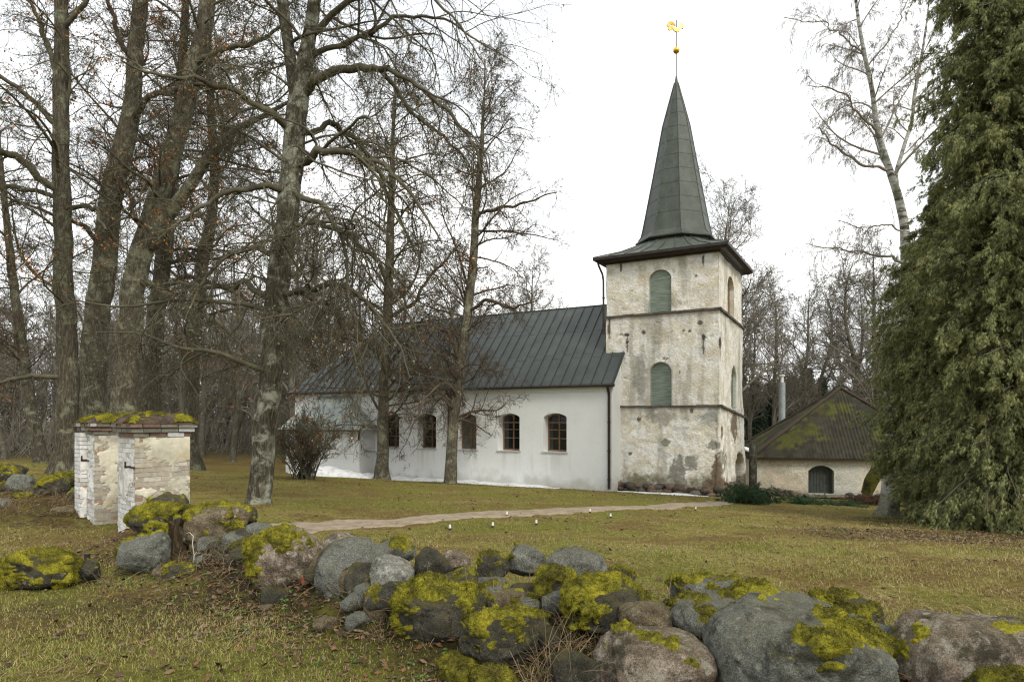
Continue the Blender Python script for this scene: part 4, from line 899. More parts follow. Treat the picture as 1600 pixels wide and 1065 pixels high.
# continuing wall left of the gate
rk((-30, 722, 42, 757), 14.0, 'dark', .8, 160, 'long mossy boulder at the left edge, topmost of the far wall', 'mossy_boulder', sub=5)
rk((16, 739, 58, 776), 13, 'slate', .2, 161, 'dark grey angular boulder on the far wall left of the gate')
rk((55, 745, 108, 779), 13.2, 'dark', .9, 162, 'wide bright mossy boulder on the far wall, middle of the three near the gate', 'mossy_boulder')
rk((82, 737, 126, 762), 14.2, 'dark', .9, 163, 'mossy stone furthest back on the far wall beside the gate', 'mossy_boulder')
rk((-14, 778, 21, 804), 12.4, 'grey', .1, 164, 'plain grey round stone at the left edge of the far wall')
rk((72, 788, 127, 826), 12.0, 'tan', .1, 165, 'brown slab leaning low against the far wall near the gate', 'stone_slab', 7)
rk((19, 769, 50, 785), 12.8, 'dark', .95, 166, 'small moss-covered stone below the dark grey angular boulder', 'stone')
rk((106, 768, 128, 794), 12.8, 'dark', .8, 167, 'small mossy stone touching the left of the farther gate pillar', 'stone')
rk((-6, 812, 24, 828), 12, 'slate', .0, 168, 'small bare grey stone at the foot of the far wall, left edge', 'stone')
rk((-4, 752, 20, 770), 13.3, 'dark', .9, 169, 'small mossy stone below the long mossy boulder at the left edge', 'stone')
# mossy filler stones packed behind and under the big ones
rng = np.random.default_rng(78); L_ = np.array(EARTH); seg = np.linalg.norm(np.diff(L_, axis=0), axis=1); cum = np.concatenate([[0], np.cumsum(seg)])
for k in range(60):
    s_ = rng.uniform(3.6, cum[-1] - .5); x = np.interp(s_, cum, L_[:, 0]) + rng.normal(0, .12); y = np.interp(s_, cum, L_[:, 1]) + rng.normal(.02, .17); r = rng.uniform(.10, .21); z = gz(x, y) + r * .25
    px = HX + F * x / y; py = HY - F * (z - CZ) / y; rp = r * F / y
    rk((px - rp * 1.15, py - rp * .8, px + rp * 1.15, py + rp * .8), y, ['dark', 'tan', 'dark', 'slate'][k % 4], rng.uniform(.15, .7), 400 + k, 'mossy fieldstone packed into the earth core of the boulder wall', 'filler_stone', 9, sub=4, group='mossy stones packed in the boulder wall', cat='stone')
# small rubble between
rng = np.random.default_rng(77); n_r = 0
L_ = np.array(EARTH); seg = np.linalg.norm(np.diff(L_, axis=0), axis=1); cum = np.concatenate([[0], np.cumsum(seg)])
for k in range(110):
    s_ = rng.uniform(3.9, cum[-1] - .6); x = np.interp(s_, cum, L_[:, 0]); y = np.interp(s_, cum, L_[:, 1]); off = rng.normal(-.1, .26); x += off * .5; y += off
    Yp = y; r = rng.uniform(.045, .13); z = gz(x, y) + r * .3
    V, T = rockshape(300 + k, 3, 9); P = V * np.array([r * 1.2, r, r * .75]) @ np.array([[cos(k), sin(k), 0], [-sin(k), cos(k), 0], [0, 0, 1]]) + np.array([x, y, z])
    o = mesh('fieldstone', P, T, RM[['dark', 'tan', 'dark', 'dark', 'slate', 'dark', 'tan'][k % 7]], smooth=True, loc=(x, y, z - r * .75))
    tag(o, 'small dark fieldstone wedged in the earth and litter between the big wall boulders', 'stone', 'small stones filling the drystone wall')
x_, y_, z_ = W(482, 906, 6.0); mb = MB(); mb.box((x_ - .05, y_ - .02, z_ - .035), np.array([.12, .05, .01]), np.array([-.05, .10, 0]), UZ * .06)
tag(mb.build('broken_brick', simple('red_brick', (.17, .06, .035), (.3, .11, .065), 14, .9), loc=(x_, y_, z_)), 'broken red brick wedged left of the blue-grey slab', 'brick')

# ------------------------------------------------------------------ grass, litter, dead stems
def blades(n_, seed, ymin, ymax, lo, hi, wd, keep=None):
    rng = np.random.default_rng(seed); u = rng.random(n_); y = ymin * (ymax / ymin) ** u; x = rng.uniform(-1, 1, n_) * (.82 * y + 1.2)
    P2 = np.column_stack([x, y, 0 * x]); cl = fbm(P2 * 1.4, 3, 61); d1_ = dseg(x, y, EARTH); dp = dseg(x, y, PATH)
    kp = (rng.random(n_) < .45 + .9 * cl + .2) & (dp > .6 + .12 * rng.random(n_)) & (d1_ > .42 + .4 * rng.random(n_)) & (dseg(x, y, EARTH2) > .5)
    x, y, cl, d1_ = x[kp], y[kp], cl[kp], d1_[kp]; n_ = len(x); z = GZ(x, y)
    a = rng.uniform(0, 2 * pi, n_); ln = rng.uniform(lo, hi, n_) * (1 + .5 * cl) * (.8 + .05 * y); lean = rng.uniform(.35, 1.25, n_)
    d = np.stack([np.cos(a) * np.sin(lean), np.sin(a) * np.sin(lean), np.cos(lean)], 1); s = np.stack([-np.sin(a), np.cos(a), 0 * a], 1) * (wd * (1 + .09 * y))[:, None] if np.ndim(wd) == 0 else 0
    p = np.stack([x, y, z - .004], 1)
    V = np.stack([p - s, p + s, p + d * ln[:, None]], 1).reshape(-1, 3)
    b = fbm(np.column_stack([x, y, 0 * x]) * .5, 4, 63); k = rng.random(n_) + .7 * b + .25 * np.exp(-(d1_ / .8) ** 2)
    pal = np.array([(.17, .205, .042), (.24, .235, .06), (.30, .255, .09), (.36, .295, .14), (.21, .135, .068)]); idx = np.clip((k * 3.6), 0, 4).astype(int)
    c = pal[idx] * rng.uniform(.6, 1.35, (n_, 1))
    return V, np.arange(3 * n_).reshape(-1, 3), np.repeat(c, 3, 0)
def straw(n_, seed):
    rng = np.random.default_rng(seed); y = 2.6 * (24 / 2.6) ** rng.random(n_); x = rng.uniform(-1, 1, n_) * (.82 * y + 1.2); cl = fbm(np.column_stack([x, y, 0 * x]) * .9, 4, 161); k = (rng.random(n_) < .25 + 1.3 * cl) & (dseg(x, y, PATH) > .6) & (dseg(x, y, EARTH) > .25)
    x, y = x[k], y[k]; n_ = len(x); aa = rng.normal(.6, 1.0, n_) + 3 * fbm(np.column_stack([x, y, 0 * x]) * .6, 2, 5); L = rng.uniform(.04, .13, n_) * (.9 + .03 * y); d = np.column_stack([np.cos(aa), np.sin(aa), rng.uniform(-.05, .25, n_)]); s = np.column_stack([-np.sin(aa), np.cos(aa), 0 * aa]) * (.0013 * (1 + .1 * y))[:, None]
    p = np.column_stack([x, y, GZ(x, y) + rng.uniform(.006, .026, n_)]); m = p + d * (L * .5)[:, None] + np.array([0, 0, 1]) * (L * rng.uniform(0, .12, n_))[:, None]; e = p + d * L[:, None] + s * rng.normal(0, 6, (n_, 1))
    V = np.stack([p - s, p + s, m + s, m - s, e], 1).reshape(-1, 3); i = np.arange(n_)[:, None] * 5; T = np.concatenate([i + np.array([[0, 1, 2]]), i + np.array([[0, 2, 3]]), i + np.array([[3, 2, 4]])])
    c = np.array([(.33, .24, .11), (.26, .18, .085), (.19, .125, .06), (.38, .30, .16)])[rng.integers(0, 4, n_)] * rng.uniform(.6, 1.15, (n_, 1)); return V, T, np.repeat(c, 5, 0)
n = NT('grass_blade'); BLADE = n.done(n.attr(), .85, .15)
V1 = blades(330000, 1, 2.6, 11, .016, .05, .0016); V2 = blades(200000, 2, 9, 34, .016, .035, .0016)
V3 = straw(90000, 4)
tag(mesh('grass', np.vstack([V1[0], V2[0], V3[0]]), np.vstack([V1[1], V2[1] + len(V1[0]), V3[1] + len(V1[0]) + len(V2[0])]), BLADE, col=np.vstack([V1[2], V2[2], V3[2]])), 'short matted olive and straw coloured winter grass over the churchyard', 'grass', kind='stuff')
def litter():
    rng = np.random.default_rng(9); N = 60000; y = 2.6 * (30 / 2.6) ** rng.random(N); x = rng.uniform(-1, 1, N) * (.82 * y + 1)
    d1_ = dseg(x, y, EARTH); d2_ = dseg(x, y, EARTH2); b = fbm(np.column_stack([x, y, 0 * x]) * .8, 4, 66)
    front = sst(-.1, .1, 0 * x + 1); k = rng.random(N) < .03 + 1. * np.exp(-(d1_ / .9) ** 2) + .5 * np.exp(-(d2_ / 1.2) ** 2) + .3 * np.clip(b - .1, 0, 1) + .5 * ((x - 9.5) ** 2 / 18 + (y - 12.5) ** 2 / 4 < 1)
    k &= dseg(x, y, PATH) > .3
    x, y = x[k], y[k]; N = len(x); z = GZ(x, y) + rng.uniform(.0, .025, N); a = rng.uniform(0, 2 * pi, N); s = rng.uniform(.014, .040, N) * (.8 + .035 * y)
    ux = np.stack([np.cos(a), np.sin(a), rng.normal(0, .35, N)], 1); uy = np.stack([-np.sin(a), np.cos(a), rng.normal(0, .35, N)], 1); p = np.stack([x, y, z], 1); s = s[:, None]
    V = np.stack([p - ux * s, p - uy * s * .55, p + ux * s, p + uy * s * .55, p + UZ * s * .35], 1).reshape(-1, 3)
    i = np.arange(N)[:, None] * 5; T = np.concatenate([i + np.array([[0, 1, 4]]), i + np.array([[1, 2, 4]]), i + np.array([[2, 3, 4]]), i + np.array([[3, 0, 4]])])
    pal = np.array([(.15, .08, .045), (.10, .06, .038), (.19, .12, .07), (.065, .042, .026), (.19, .15, .10), (.20, .095, .045)]); c = pal[rng.integers(0, 6, N)] * rng.uniform(.6, 1.2, (N, 1))
    tag(mesh('leaf_litter', V, T, RUST, col=np.repeat(c, 5, 0)), 'brown fallen leaves scattered on the grass, thickest before the boulder wall', 'leaves', kind='stuff')
litter()
def grow(st, d, L, r0, K, wig, grav, rng, tip=.25, rmin=0.):
    N = len(st); P = np.zeros((N, K, 3)); P[:, 0] = st; d = norm(d); stp = (L / (K - 1))[:, None]; bend = rng.normal(0, 1, (N, 3))
    for k in range(1, K):
        bend = .6 * bend + .8 * rng.normal(0, 1, (N, 3)); d = norm(d + wig * bend + np.array([0, 0, grav])); P[:, k] = P[:, k - 1] + d * stp
    r = r0[:, None] * np.linspace(1, tip, K)[None]; return P, np.maximum(r, rmin)
def dead_stems():
    rng = np.random.default_rng(21); mb = MB()
    cent = []
    for k in range(150):
        s_ = rng.uniform(3.2, cum[-1] - .3); x = np.interp(s_, cum, L_[:, 0]); y = np.interp(s_, cum, L_[:, 1]); cent.append((x + rng.normal(0, .15), y - abs(rng.normal(.28, .2)), rng.uniform(.4, 1)))
    for c_ in ((850 , 1010, 4.3, 1.3), (880, 980, 4.4, 1.2), (905, 1030, 4.1, 1.4), (870, 1060, 4.0, 1.4), (800, 925, 5.1, 1.1), (820, 925, 5.1, 1.1), (985, 925, 4.9, 1.1), (1035, 945, 4.7, 1.1), (1120, 925, 4.9, 1.), (430, 910, 6.2, 1.1), (395, 895, 6.7, 1.1), (290, 880, 7.3, 1.), (160, 895, 7.0, 1.1), (560, 960, 5.5, .8), (940, 905, 5.1, 1.4), (1020, 930, 4.8, 1.4)):
        w_ = W(*c_[:3]); cent += [(w_[0] + rng.normal(0, .05), w_[1] + rng.normal(0, .05), c_[3])] * 2
    for k in range(60):
        a_ = rng.uniform(-13.5, -8); cent.append((a_, 12.3 + (a_ + 8.2) * -.52 + rng.normal(-.45, .35), 1.2))
    for (x, y, s) in cent:
        N = rng.integers(9, 22); st = np.column_stack([x + rng.normal(0, .06, N), y + rng.normal(0, .06, N), np.zeros(N)]); st[:, 2] = GZ(st[:, 0], st[:, 1]) - .01
        d = np.column_stack([rng.normal(0, .5, N), rng.normal(0, .5, N), rng.uniform(.4, 1.2, N)]); P, r = grow(st, d, rng.uniform(.12, .42, N) * s, np.full(N, .0028), 6, .16, -.14, rng, .3)
        V, Q = tubes(P, r, 3); g = rng.uniform(.6, 1.3, (N, 1)); pal = np.array([(.22, .16, .09), (.13, .09, .05), (.17, .12, .06), (.28, .22, .13)])[rng.integers(0, 4, N)] * g
        mb.add(V, Q, col=np.repeat(pal, 18, 0))
    tag(mb.build('dead_stems', BLADE, usecol=True), 'dry brown stems and grass tufts growing between the wall boulders', 'dry stems', kind='stuff')
dead_stems()
# small green weeds
def weeds():
    rng = np.random.default_rng(31); mb = MB()
    for k in range(260):
        s_ = rng.uniform(3, cum[-1] - 1); x = np.interp(s_, cum, L_[:, 0]) + rng.normal(0, .2); y = np.interp(s_, cum, L_[:, 1]) - abs(rng.normal(.55, .35)); z = gz(x, y)
        for j in range(7):
            a = rng.uniform(0, 6.28); s = rng.uniform(.008, .02); rr = rng.uniform(.0, .05); p = np.array([x + cos(a) * rr, y + sin(a) * rr, z + rng.uniform(.01, .04)]); u = np.array([cos(a), sin(a), rng.normal(0, .3)]) * s; v = np.array([-sin(a), cos(a), rng.normal(0, .3)]) * s * .7
            mb.add([p - u, p - v, p + u, p + v], Q=[(0, 1, 2, 3)], col=np.array([.07, .14, .03]) * rng.uniform(.6, 1.5))
    tag(mb.build('weeds', BLADE, usecol=True), 'tiny green leafy weeds sprouting in the litter before the boulder wall', 'weeds', kind='stuff')
weeds()
# little white path markers and the black peg
pm = simple('white_glass', (.62, .62, .58), (.78, .78, .74), 8, .4); pk = simple('black_plastic', (.02, .02, .02), (.04, .04, .04), 8, .5)
for i, (px, py, lb) in enumerate(((703, 828, 'small white path light nearest the boulder wall, left of the path bend'), (770, 824, 'small white path light near the middle of the path, second of the near side'), (792, 806, 'small white path light on the far side of the path'), (838, 820, 'small white path light right of centre on the near path edge'),
                                  (922, 801, 'small white path light on the far edge of the path towards the tower'), (954, 809, 'small white path light on the near edge of the path under the tower view'), (1087, 797, 'small white path light just before the cut spruce branches'))):
    for Y in np.arange(6, 40, .02):
        x = (px - HX) / F * Y
        if CZ - (py - HY) / F * Y < gz(x, Y): break
    t = thing('path_light', (x, Y, gz(x, Y)), lb, 'path light', 'small white lights along the path'); mb = MB(); z0 = gz(x, Y); r = .023
    mb.tube([(x, Y, z0 - .02), (x, Y, z0 + .04)], .025, 8); mb.build('base', pk, t); mb = MB(); mb.tube([(x, Y, z0 + .04), (x, Y, z0 + .10)], [r, r * .85], 10); mb.build('cup', pm, t)
xx, yy, zz_ = onground(136, 8.4); mb = MB(); mb.tube([(xx, yy, zz_ - .03), (xx, yy, zz_ + .075)], .034, 12); mb.tube([(xx, yy, zz_ + .07), (xx, yy, zz_ + .085)], .04, 12)
tag(mb.build('garden_peg', pk, loc=(xx, yy, zz_)), 'short black plastic peg in the grass before the far gate pillar', 'peg')
# ------------------------------------------------------------------ trees
def spawn(P, r, n_, f0, f1, ang, asd, lr, rr, rng, plen=None, fall=.45, flat=0.):
    N, K, _ = P.shape; M_ = N * n_; pi_ = np.repeat(np.arange(N), n_); f = rng.uniform(f0, f1, M_)
    # spread evenly
    f = f0 + (f1 - f0) * ((np.tile(np.arange(n_), N) + rng.random(M_)) / n_)
    q = f * (K - 1); i = np.minimum(q.astype(int), K - 2); w_ = (q - i)[:, None]
    pos = P[pi_, i] * (1 - w_) + P[pi_, i + 1] * w_; T = norm(P[pi_, i + 1] - P[pi_, i]); rad_ = r[pi_, i] * (1 - w_[:, 0]) + r[pi_, i + 1] * w_[:, 0]
    X = rng.normal(0, 1, (M_, 3)); X[:, 2] *= (1 - flat); X = norm(X - T * (X * T).sum(1)[:, None]); a = np.clip(rng.normal(ang, asd, M_), .15, 1.7)
    d = T * np.cos(a)[:, None] + X * np.sin(a)[:, None]
    if plen is None: plen = np.linalg.norm(np.diff(P, axis=1), axis=2).sum(1)
    L = plen[pi_] * lr * rng.uniform(.55, 1.25, M_) * (1 - fall * (f - f0) / max(1e-6, f1 - f0))
    return pos, d, L, rad_ * rr
def poly3(pts, Ya, Yb, K, rng=None, wob=.0):
    p = np.array(pts, float); n_ = len(p); t = np.linspace(0, n_ - 1, K); Y = np.interp(t, [0, n_ - 1], [Ya, Yb])
    q = np.column_stack([np.interp(t, range(n_), p[:, k]) for k in range(3)])
    for _ in range(max(2, K // 12)): q[1:-1] = (q[:-2] + 2 * q[1:-1] + q[2:]) / 4
    P = np.column_stack([(q[:, 0] - HX) / F * Y, Y, CZ - (q[:, 1] - HY) / F * Y]); r = q[:, 2] / 2 * Y / F
    if wob: P = P + np.column_stack([vnoise(np.column_stack([P[:, 2] * 1.3 + k * 9, P[:, 0] * .8, 0 * t]), 5 + k) for k in range(3)]) * wob * r[:, None]
    return P, r
def bark_tube(P, r, sides, seed, rough=.06, flare=0.):
    V, Q = tubes(P[None], r[None], sides); K = len(P); ctr = np.repeat(P, sides, 0); d = V - ctr
    s = fbm(V * np.array([2.6, 2.6, 1.0]) / max(.25, r.max()) * .35, 4, seed) * rough * 1.3 + fbm(V * np.array([9, 9, 2.5]), 3, seed) * rough
    if flare: s = s + flare * np.exp(-(V[:, 2] - P[0, 2]) / (r[0] * 1.3)) * (1 + .6 * np.tile(np.sin(np.arange(sides) * 2 * pi / sides * 4 + seed), K))
    return ctr + d * (1 + s)[:, None], Q
def leafbits(P, n_, rng, size, col, spread=.06):
    N, K, _ = P.shape; i = rng.integers(0, N, n_); k = rng.integers(1, K, n_); p = P[i, k] + rng.normal(0, spread, (n_, 3)) - np.array([0, 0, spread]); a = norm(rng.normal(0, 1, (n_, 3)) * [1, 1, 1.5]); b = norm(np.cross(a, rng.normal(0, 1, (n_, 3)))); s = size * rng.uniform(.5, 1.3, (n_, 1))
    V = np.stack([p - a * s, p + b * s * .55, p + a * s, p - b * s * .55], 1).reshape(-1, 3); c = np.asarray(col)[rng.integers(0, len(col), n_)] * rng.uniform(.6, 1.3, (n_, 1))
    return V, np.arange(4 * n_).reshape(-1, 4), np.repeat(c, 4, 0)
ORANGE = np.array([(.50, .19, .045), (.40, .14, .035), (.52, .25, .08), (.28, .12, .045)])
def tree(name, label, trunks, limbs, auto, levels, seed, Y, bark, twig, leaves=0, group=None, flare=.85, cat='tree', tuft=0, leafcol=ORANGE, leafsize=.035, limbr=.9, trk=.82):
    """trunks/limbs: lists of (points, Ya, Yb); auto: limbs sprouted from trunks; levels: ever finer branching"""
    rng = np.random.default_rng(seed); P0_, r0_ = poly3(trunks[0][0], trunks[0][1], trunks[0][2], 80); base = P0_[0].copy(); base[2] = gz(base[0], base[1])
    root = thing(name, tuple(base), label, cat, group); mb = MB(); TP = []
    for j, (pts, Ya, Yb) in enumerate(trunks):
        P, r = poly3(pts, Ya, Yb, 80, wob=.14); r = r * trk; 
        if j == 0: P[0, 2] = min(P[0, 2], base[2]) - .15
        V, Q = bark_tube(P, r, 18, seed + j, .05, flare if j == 0 else 0); mb.add(V, Q); TP.append((P, r))
    mb.build('trunk', bark, root, smooth=True)
    mb = MB(); cur = []
    for (pts, Ya, Yb) in limbs:
        P, r = poly3(pts, Ya, Yb, 34, wob=.8); tt = np.arange(34) * .23; env = np.sin(np.linspace(0, pi, 34)) ** .5 * np.linalg.norm(P[-1] - P[0]) * .05
        cand = np.vstack([p_ for p_, _ in TP] + [c_[0][0] for c_ in cur]); jn = cand[np.argmin(((cand - P[0]) ** 2).sum(1))]; P = P + (jn - P[0]) * np.clip(1 - np.linspace(0, 1, 34) / .45, 0, 1)[:, None] ** 1.5; r = r * limbr
        P = P + np.column_stack([fbm(np.column_stack([tt, tt * 0 + len(cur) * 3.7 + q, tt * 0]), 3, seed + q, .6) for q in range(3)]) * env[:, None]; V, Q = bark_tube(P, r, 8, seed, .05); mb.add(V, Q); cur.append((P[None][:, ::1], r[None]))
    lens = []
    for (P, r), au in zip(TP, auto):
        if not au: continue
        n_, f0, f1, ang, L0, K, wig, grav, rr = au
        pos, d, L, rd = spawn(P[None], r[None], n_, f0, f1, ang, .22, 1., rr, rng, plen=np.array([L0]), fall=.5, flat=.35)
        Pn, rn = grow(pos, d, L, np.minimum(rd, L * .015), K, wig, grav, rng, .25); V, Q = tubes(Pn, rn, 7); mb.add(V, Q); cur.append((Pn, rn))
    rmin = .0002 * Y
    for li, (n_, f0, f1, ang, lr, K, sides, wig, grav, rr) in enumerate(levels):
        nxt = []
        for P, r in cur:
            pos, d, L, rd = spawn(P, r, n_, f0, f1, ang, .25, lr, rr, rng)
            Pn, rn = grow(pos, d, L, np.minimum(rd, np.maximum(L * .011, rmin)), K, wig, grav, rng, .35, rmin); V, Q = tubes(Pn, rn, sides); mb.add(V, Q); nxt.append((Pn, rn))
        cur = nxt
    mb.build('crown', twig, root, smooth=True)
    if leaves:
        lb = MB(); tot = sum(len(P) for P, r in cur)
        # leaves hang on in clumps
        for P, r in cur:
            m = fbm(P[:, 0] * .55 + seed, 3, 55) ; k = np.argsort(-m)[:max(8, len(P) // 4)]; nn = int(leaves * len(P) / tot)
            if nn: V, Q, c = leafbits(P[k], nn, rng, leafsize, leafcol); lb.add(V, Q, col=c)
        lb.build('dead_leaves', RUST, root, usecol=True)
    if tuft:
        lb = MB(); 
        for P, r in cur: 
            V, Q, c = leafbits(P, int(tuft * len(P) / sum(len(p) for p, _ in cur)), rng, .03, np.array([(.20, .23, .15), (.15, .17, .10), (.25, .27, .19)]), .03); lb.add(V, Q, col=c)
        lb.build('lichen', RUST, root, usecol=True)
    return root
LV = lambda g=-.02, w=.16: [(9, .12, 1., .8, .62, 13, 5, .2, g, .55), (7, .12, 1., .8, .52, 9, 4, .24, g * 1.3, .6), (6, .12, 1., .8, .5, 6, 3, .24, g * 1.5, .6)]
DROOP = [(13, .1, 1., .7, .62, 14, 5, .18, -.09, .55), (9, .12, 1., .75, .5, 10, 4, .2, -.12, .6), (6, .12, 1., .8, .48, 6, 3, .22, -.08, .6)]
# the large near tree
tree('lime_tree', 'large near tree with pale lichened bark and drooping boughs, rising just behind the boulder wall',
     [([(399, 812, 47), (404, 760, 43), (411, 700, 42), (419, 620, 41), (426, 540, 43), (436, 440, 42), (449, 340, 41), (459, 230, 40), (466, 140, 38), (480, 70, 26), (492, 0, 24), (508, -120, 22), (515, -300, 18), (505, -520, 10), (500, -700, 4)], 15.2, 15.2),
      ([(463, 160, 26), (452, 90, 22), (444, 30, 21), (437, -60, 20), (425, -250, 15), (400, -450, 7)], 15.2, 15.8)],
     [([(468, 165, 17), (490, 128, 16), (530, 112, 14), (575, 105, 13), (608, 103, 10)], 15.2, 14.2), ([(600, 104, 8), (640, 125, 8), (680, 160, 7), (715, 200, 6), (740, 228, 5), (765, 290, 3)], 14.2, 13.5),
      ([(466, 255, 15), (490, 244, 14), (520, 236, 13), (555, 242, 10), (600, 262, 8), (640, 300, 6), (690, 380, 3)], 15.1, 13.2), ([(592, 106, 8), (630, 150, 7), (650, 180, 6), (700, 215, 5), (735, 260, 3)], 14.3, 15.5),
      ([(470, 200, 12), (520, 190, 9), (560, 215, 8), (600, 290, 6), (650, 400, 3)], 15.2, 17), ([(462, 300, 11), (500, 310, 9), (530, 370, 7), (548, 450, 5), (560, 540, 2)], 15.2, 13.6),
      ([(455, 200, 14), (420, 170, 12), (370, 140, 10), (310, 120, 8), (250, 118, 6), (190, 95, 3)], 15.2, 13), ([(452, 300, 13), (410, 290, 11), (360, 300, 9), (300, 330, 6), (240, 380, 3)], 15.2, 13.2),
      ([(440, 400, 11), (400, 380, 9), (350, 400, 7), (310, 450, 5), (290, 500, 2)], 15.2, 13.8), ([(432, 480, 14), (412, 455, 12), (380, 440, 10), (330, 455, 8), (280, 440, 6), (230, 450, 3)], 15.2, 16.5),
      ([(441, 455, 12), (470, 448, 11), (510, 440, 10), (550, 450, 8), (590, 480, 6), (620, 530, 4), (640, 590, 2)], 15.2, 13.8), ([(452, 350, 10), (490, 340, 9), (540, 360, 7), (580, 400, 6), (620, 460, 4), (660, 540, 2)], 15.2, 14.6), ([(446, 470, 9), (480, 460, 8), (520, 480, 6), (550, 540, 4), (570, 620, 2)], 15.2, 14), ([(485, 60, 12), (540, 20, 10), (600, -20, 7), (680, -10, 5), (730, 50, 3), (760, 110, 2)], 15.2, 13.8), ([(480, 90, 10), (560, 60, 8), (620, 20, 6), (700, 30, 4), (790, 90, 2)], 15.2, 14.5)],
     [(30, .22, .97, 1.15, 3.6, 12, .12, -.05, .42), (10, .2, .95, 1.1, 3.2, 10, .12, -.03, .42)], DROOP, 41, 15, BARKL, TWIGL, leaves=1800, tuft=9000, leafsize=.03)
BG = 'old trees between the gate and the nave'
tree('maple_tree', 'slim upright bare tree standing before the nave, its trunk leaning over the third nave window',
     [([(702, 762, 25), (704, 720, 22), (707, 670, 20), (715, 610, 19), (723, 550, 18), (732, 480, 17), (740, 400, 16), (744, 330, 14), (750, 260, 11), (754, 200, 7), (757, 150, 4), (758, 95, 2)], 30.3, 30.3)],
     [([(746, 335, 6), (780, 325, 6), (820, 318, 4), (870, 300, 2)], 30.3, 29), ([(738, 490, 6), (760, 470, 6), (800, 480, 5), (840, 470, 2)], 30.3, 28.5), ([(722, 560, 8), (700, 520, 6), (670, 505, 5), (620, 515, 3)], 30.3, 29), ([(712, 640, 6), (690, 618, 5), (660, 630, 4), (640, 680, 2)], 30.3, 28)],
     [(68, .18, .985, .95, 4.6, 10, .14, .0, .4)], [(9, .15, 1., .8, .56, 10, 4, .19, -.05, .55), (7, .15, 1., .8, .5, 8, 3, .22, -.05, .6), (5, .15, 1., .8, .5, 5, 3, .22, -.03, .6)], 43, 30, BARK, TWIG, leaves=1200, leafsize=.055, flare=.3)
tree('maple_tree', 'bare tree standing in the snow strip before the nave, left of the leaning slim one',
     [([(597, 750, 30), (597, 715, 22), (598, 650, 20), (600, 590, 19), (604, 520, 19), (608, 440, 17), (610, 350, 15), (612, 280, 12), (614, 220, 8), (616, 160, 5), (618, 90, 2)], 34, 34)],
     [([(600, 560, 7), (570, 530, 6), (530, 520, 5), (480, 530, 3)], 34, 32), ([(606, 500, 7), (640, 480, 6), (680, 430, 5), (720, 380, 3)], 34, 33)],
     [(74, .16, .98, .95, 5.0, 10, .14, -.01, .4)], [(9, .15, 1., .8, .56, 10, 4, .19, -.05, .55), (7, .15, 1., .8, .5, 8, 3, .22, -.05, .6), (5, .15, 1., .8, .5, 5, 3, .22, -.03, .6)], 47, 34, BARK, TWIG, leaves=1500, leafsize=.06, flare=.3)
# left group
tree('oak_tree', 'straight heavy trunk at the far left with a dark mossy base, behind the far wall',
     [([(104, 752, 48), (106, 700, 40), (106, 640, 37), (105, 560, 35), (103, 480, 34), (100, 400, 32), (97, 320, 30), (95, 240, 28), (95, 150, 27), (96, 60, 25), (97, 0, 23), (98, -150, 18), (96, -350, 10), (90, -500, 4)], 22.5, 22.5)],
     [([(90, 300, 13), (60, 275, 13), (25, 245, 13), (-20, 228, 10), (-120, 230, 5)], 22.5, 20.5), ([(88, 310, 8), (50, 295, 8), (0, 293, 7), (-60, 290, 4)], 22.5, 21.5), ([(100, 590, 9), (60, 588, 8), (25, 592, 7), (-10, 600, 5)], 22.5, 21),
      ([(88, 200, 10), (55, 160, 8), (20, 130, 7), (-20, 100, 5)], 22.5, 21.5), ([(106, 330, 9), (130, 320, 8), (150, 330, 7), (165, 360, 4)], 22.5, 21), ([(90, 130, 9), (70, 60, 8), (45, 10, 6), (20, -60, 4)], 22.5, 22), ([(100, 50, 9), (130, 10, 8), (160, -30, 5)], 22.5, 22)],
     [(26, .3, .97, 1.05, 4.5, 12, .15, .0, .4)], LV(-.01, .2), 51, 22, BARKD, TWIGL, leaves=1600, group=BG, leafsize=.05, tuft=2500)
tree('oak_tree', 'thick trunk rising behind the farther gate pillar and curving to the right above',
     [([(140, 735, 52), (142, 660, 46), (146, 580, 44), (152, 500, 43), (160, 420, 42), (168, 350, 40), (178, 280, 38), (196, 220, 36), (206, 170, 30), (210, 110, 28), (216, 50, 27), (222, -20, 25), (230, -160, 19), (228, -350, 10), (225, -500, 4)], 25.5, 25.5)],
     [([(205, 190, 12), (240, 150, 10), (290, 130, 8), (350, 130, 5)], 25.5, 23), ([(165, 400, 10), (130, 350, 8), (90, 340, 5)], 25.5, 24), ([(208, 100, 10), (180, 40, 8), (160, -40, 5)], 25.5, 25)],
     [(30, .35, .97, 1.0, 4.6, 10, .15, .0, .4)], LV(-.01, .2), 53, 25, BARK, TWIG, leaves=2000, group=BG, leafsize=.055, tuft=1500)
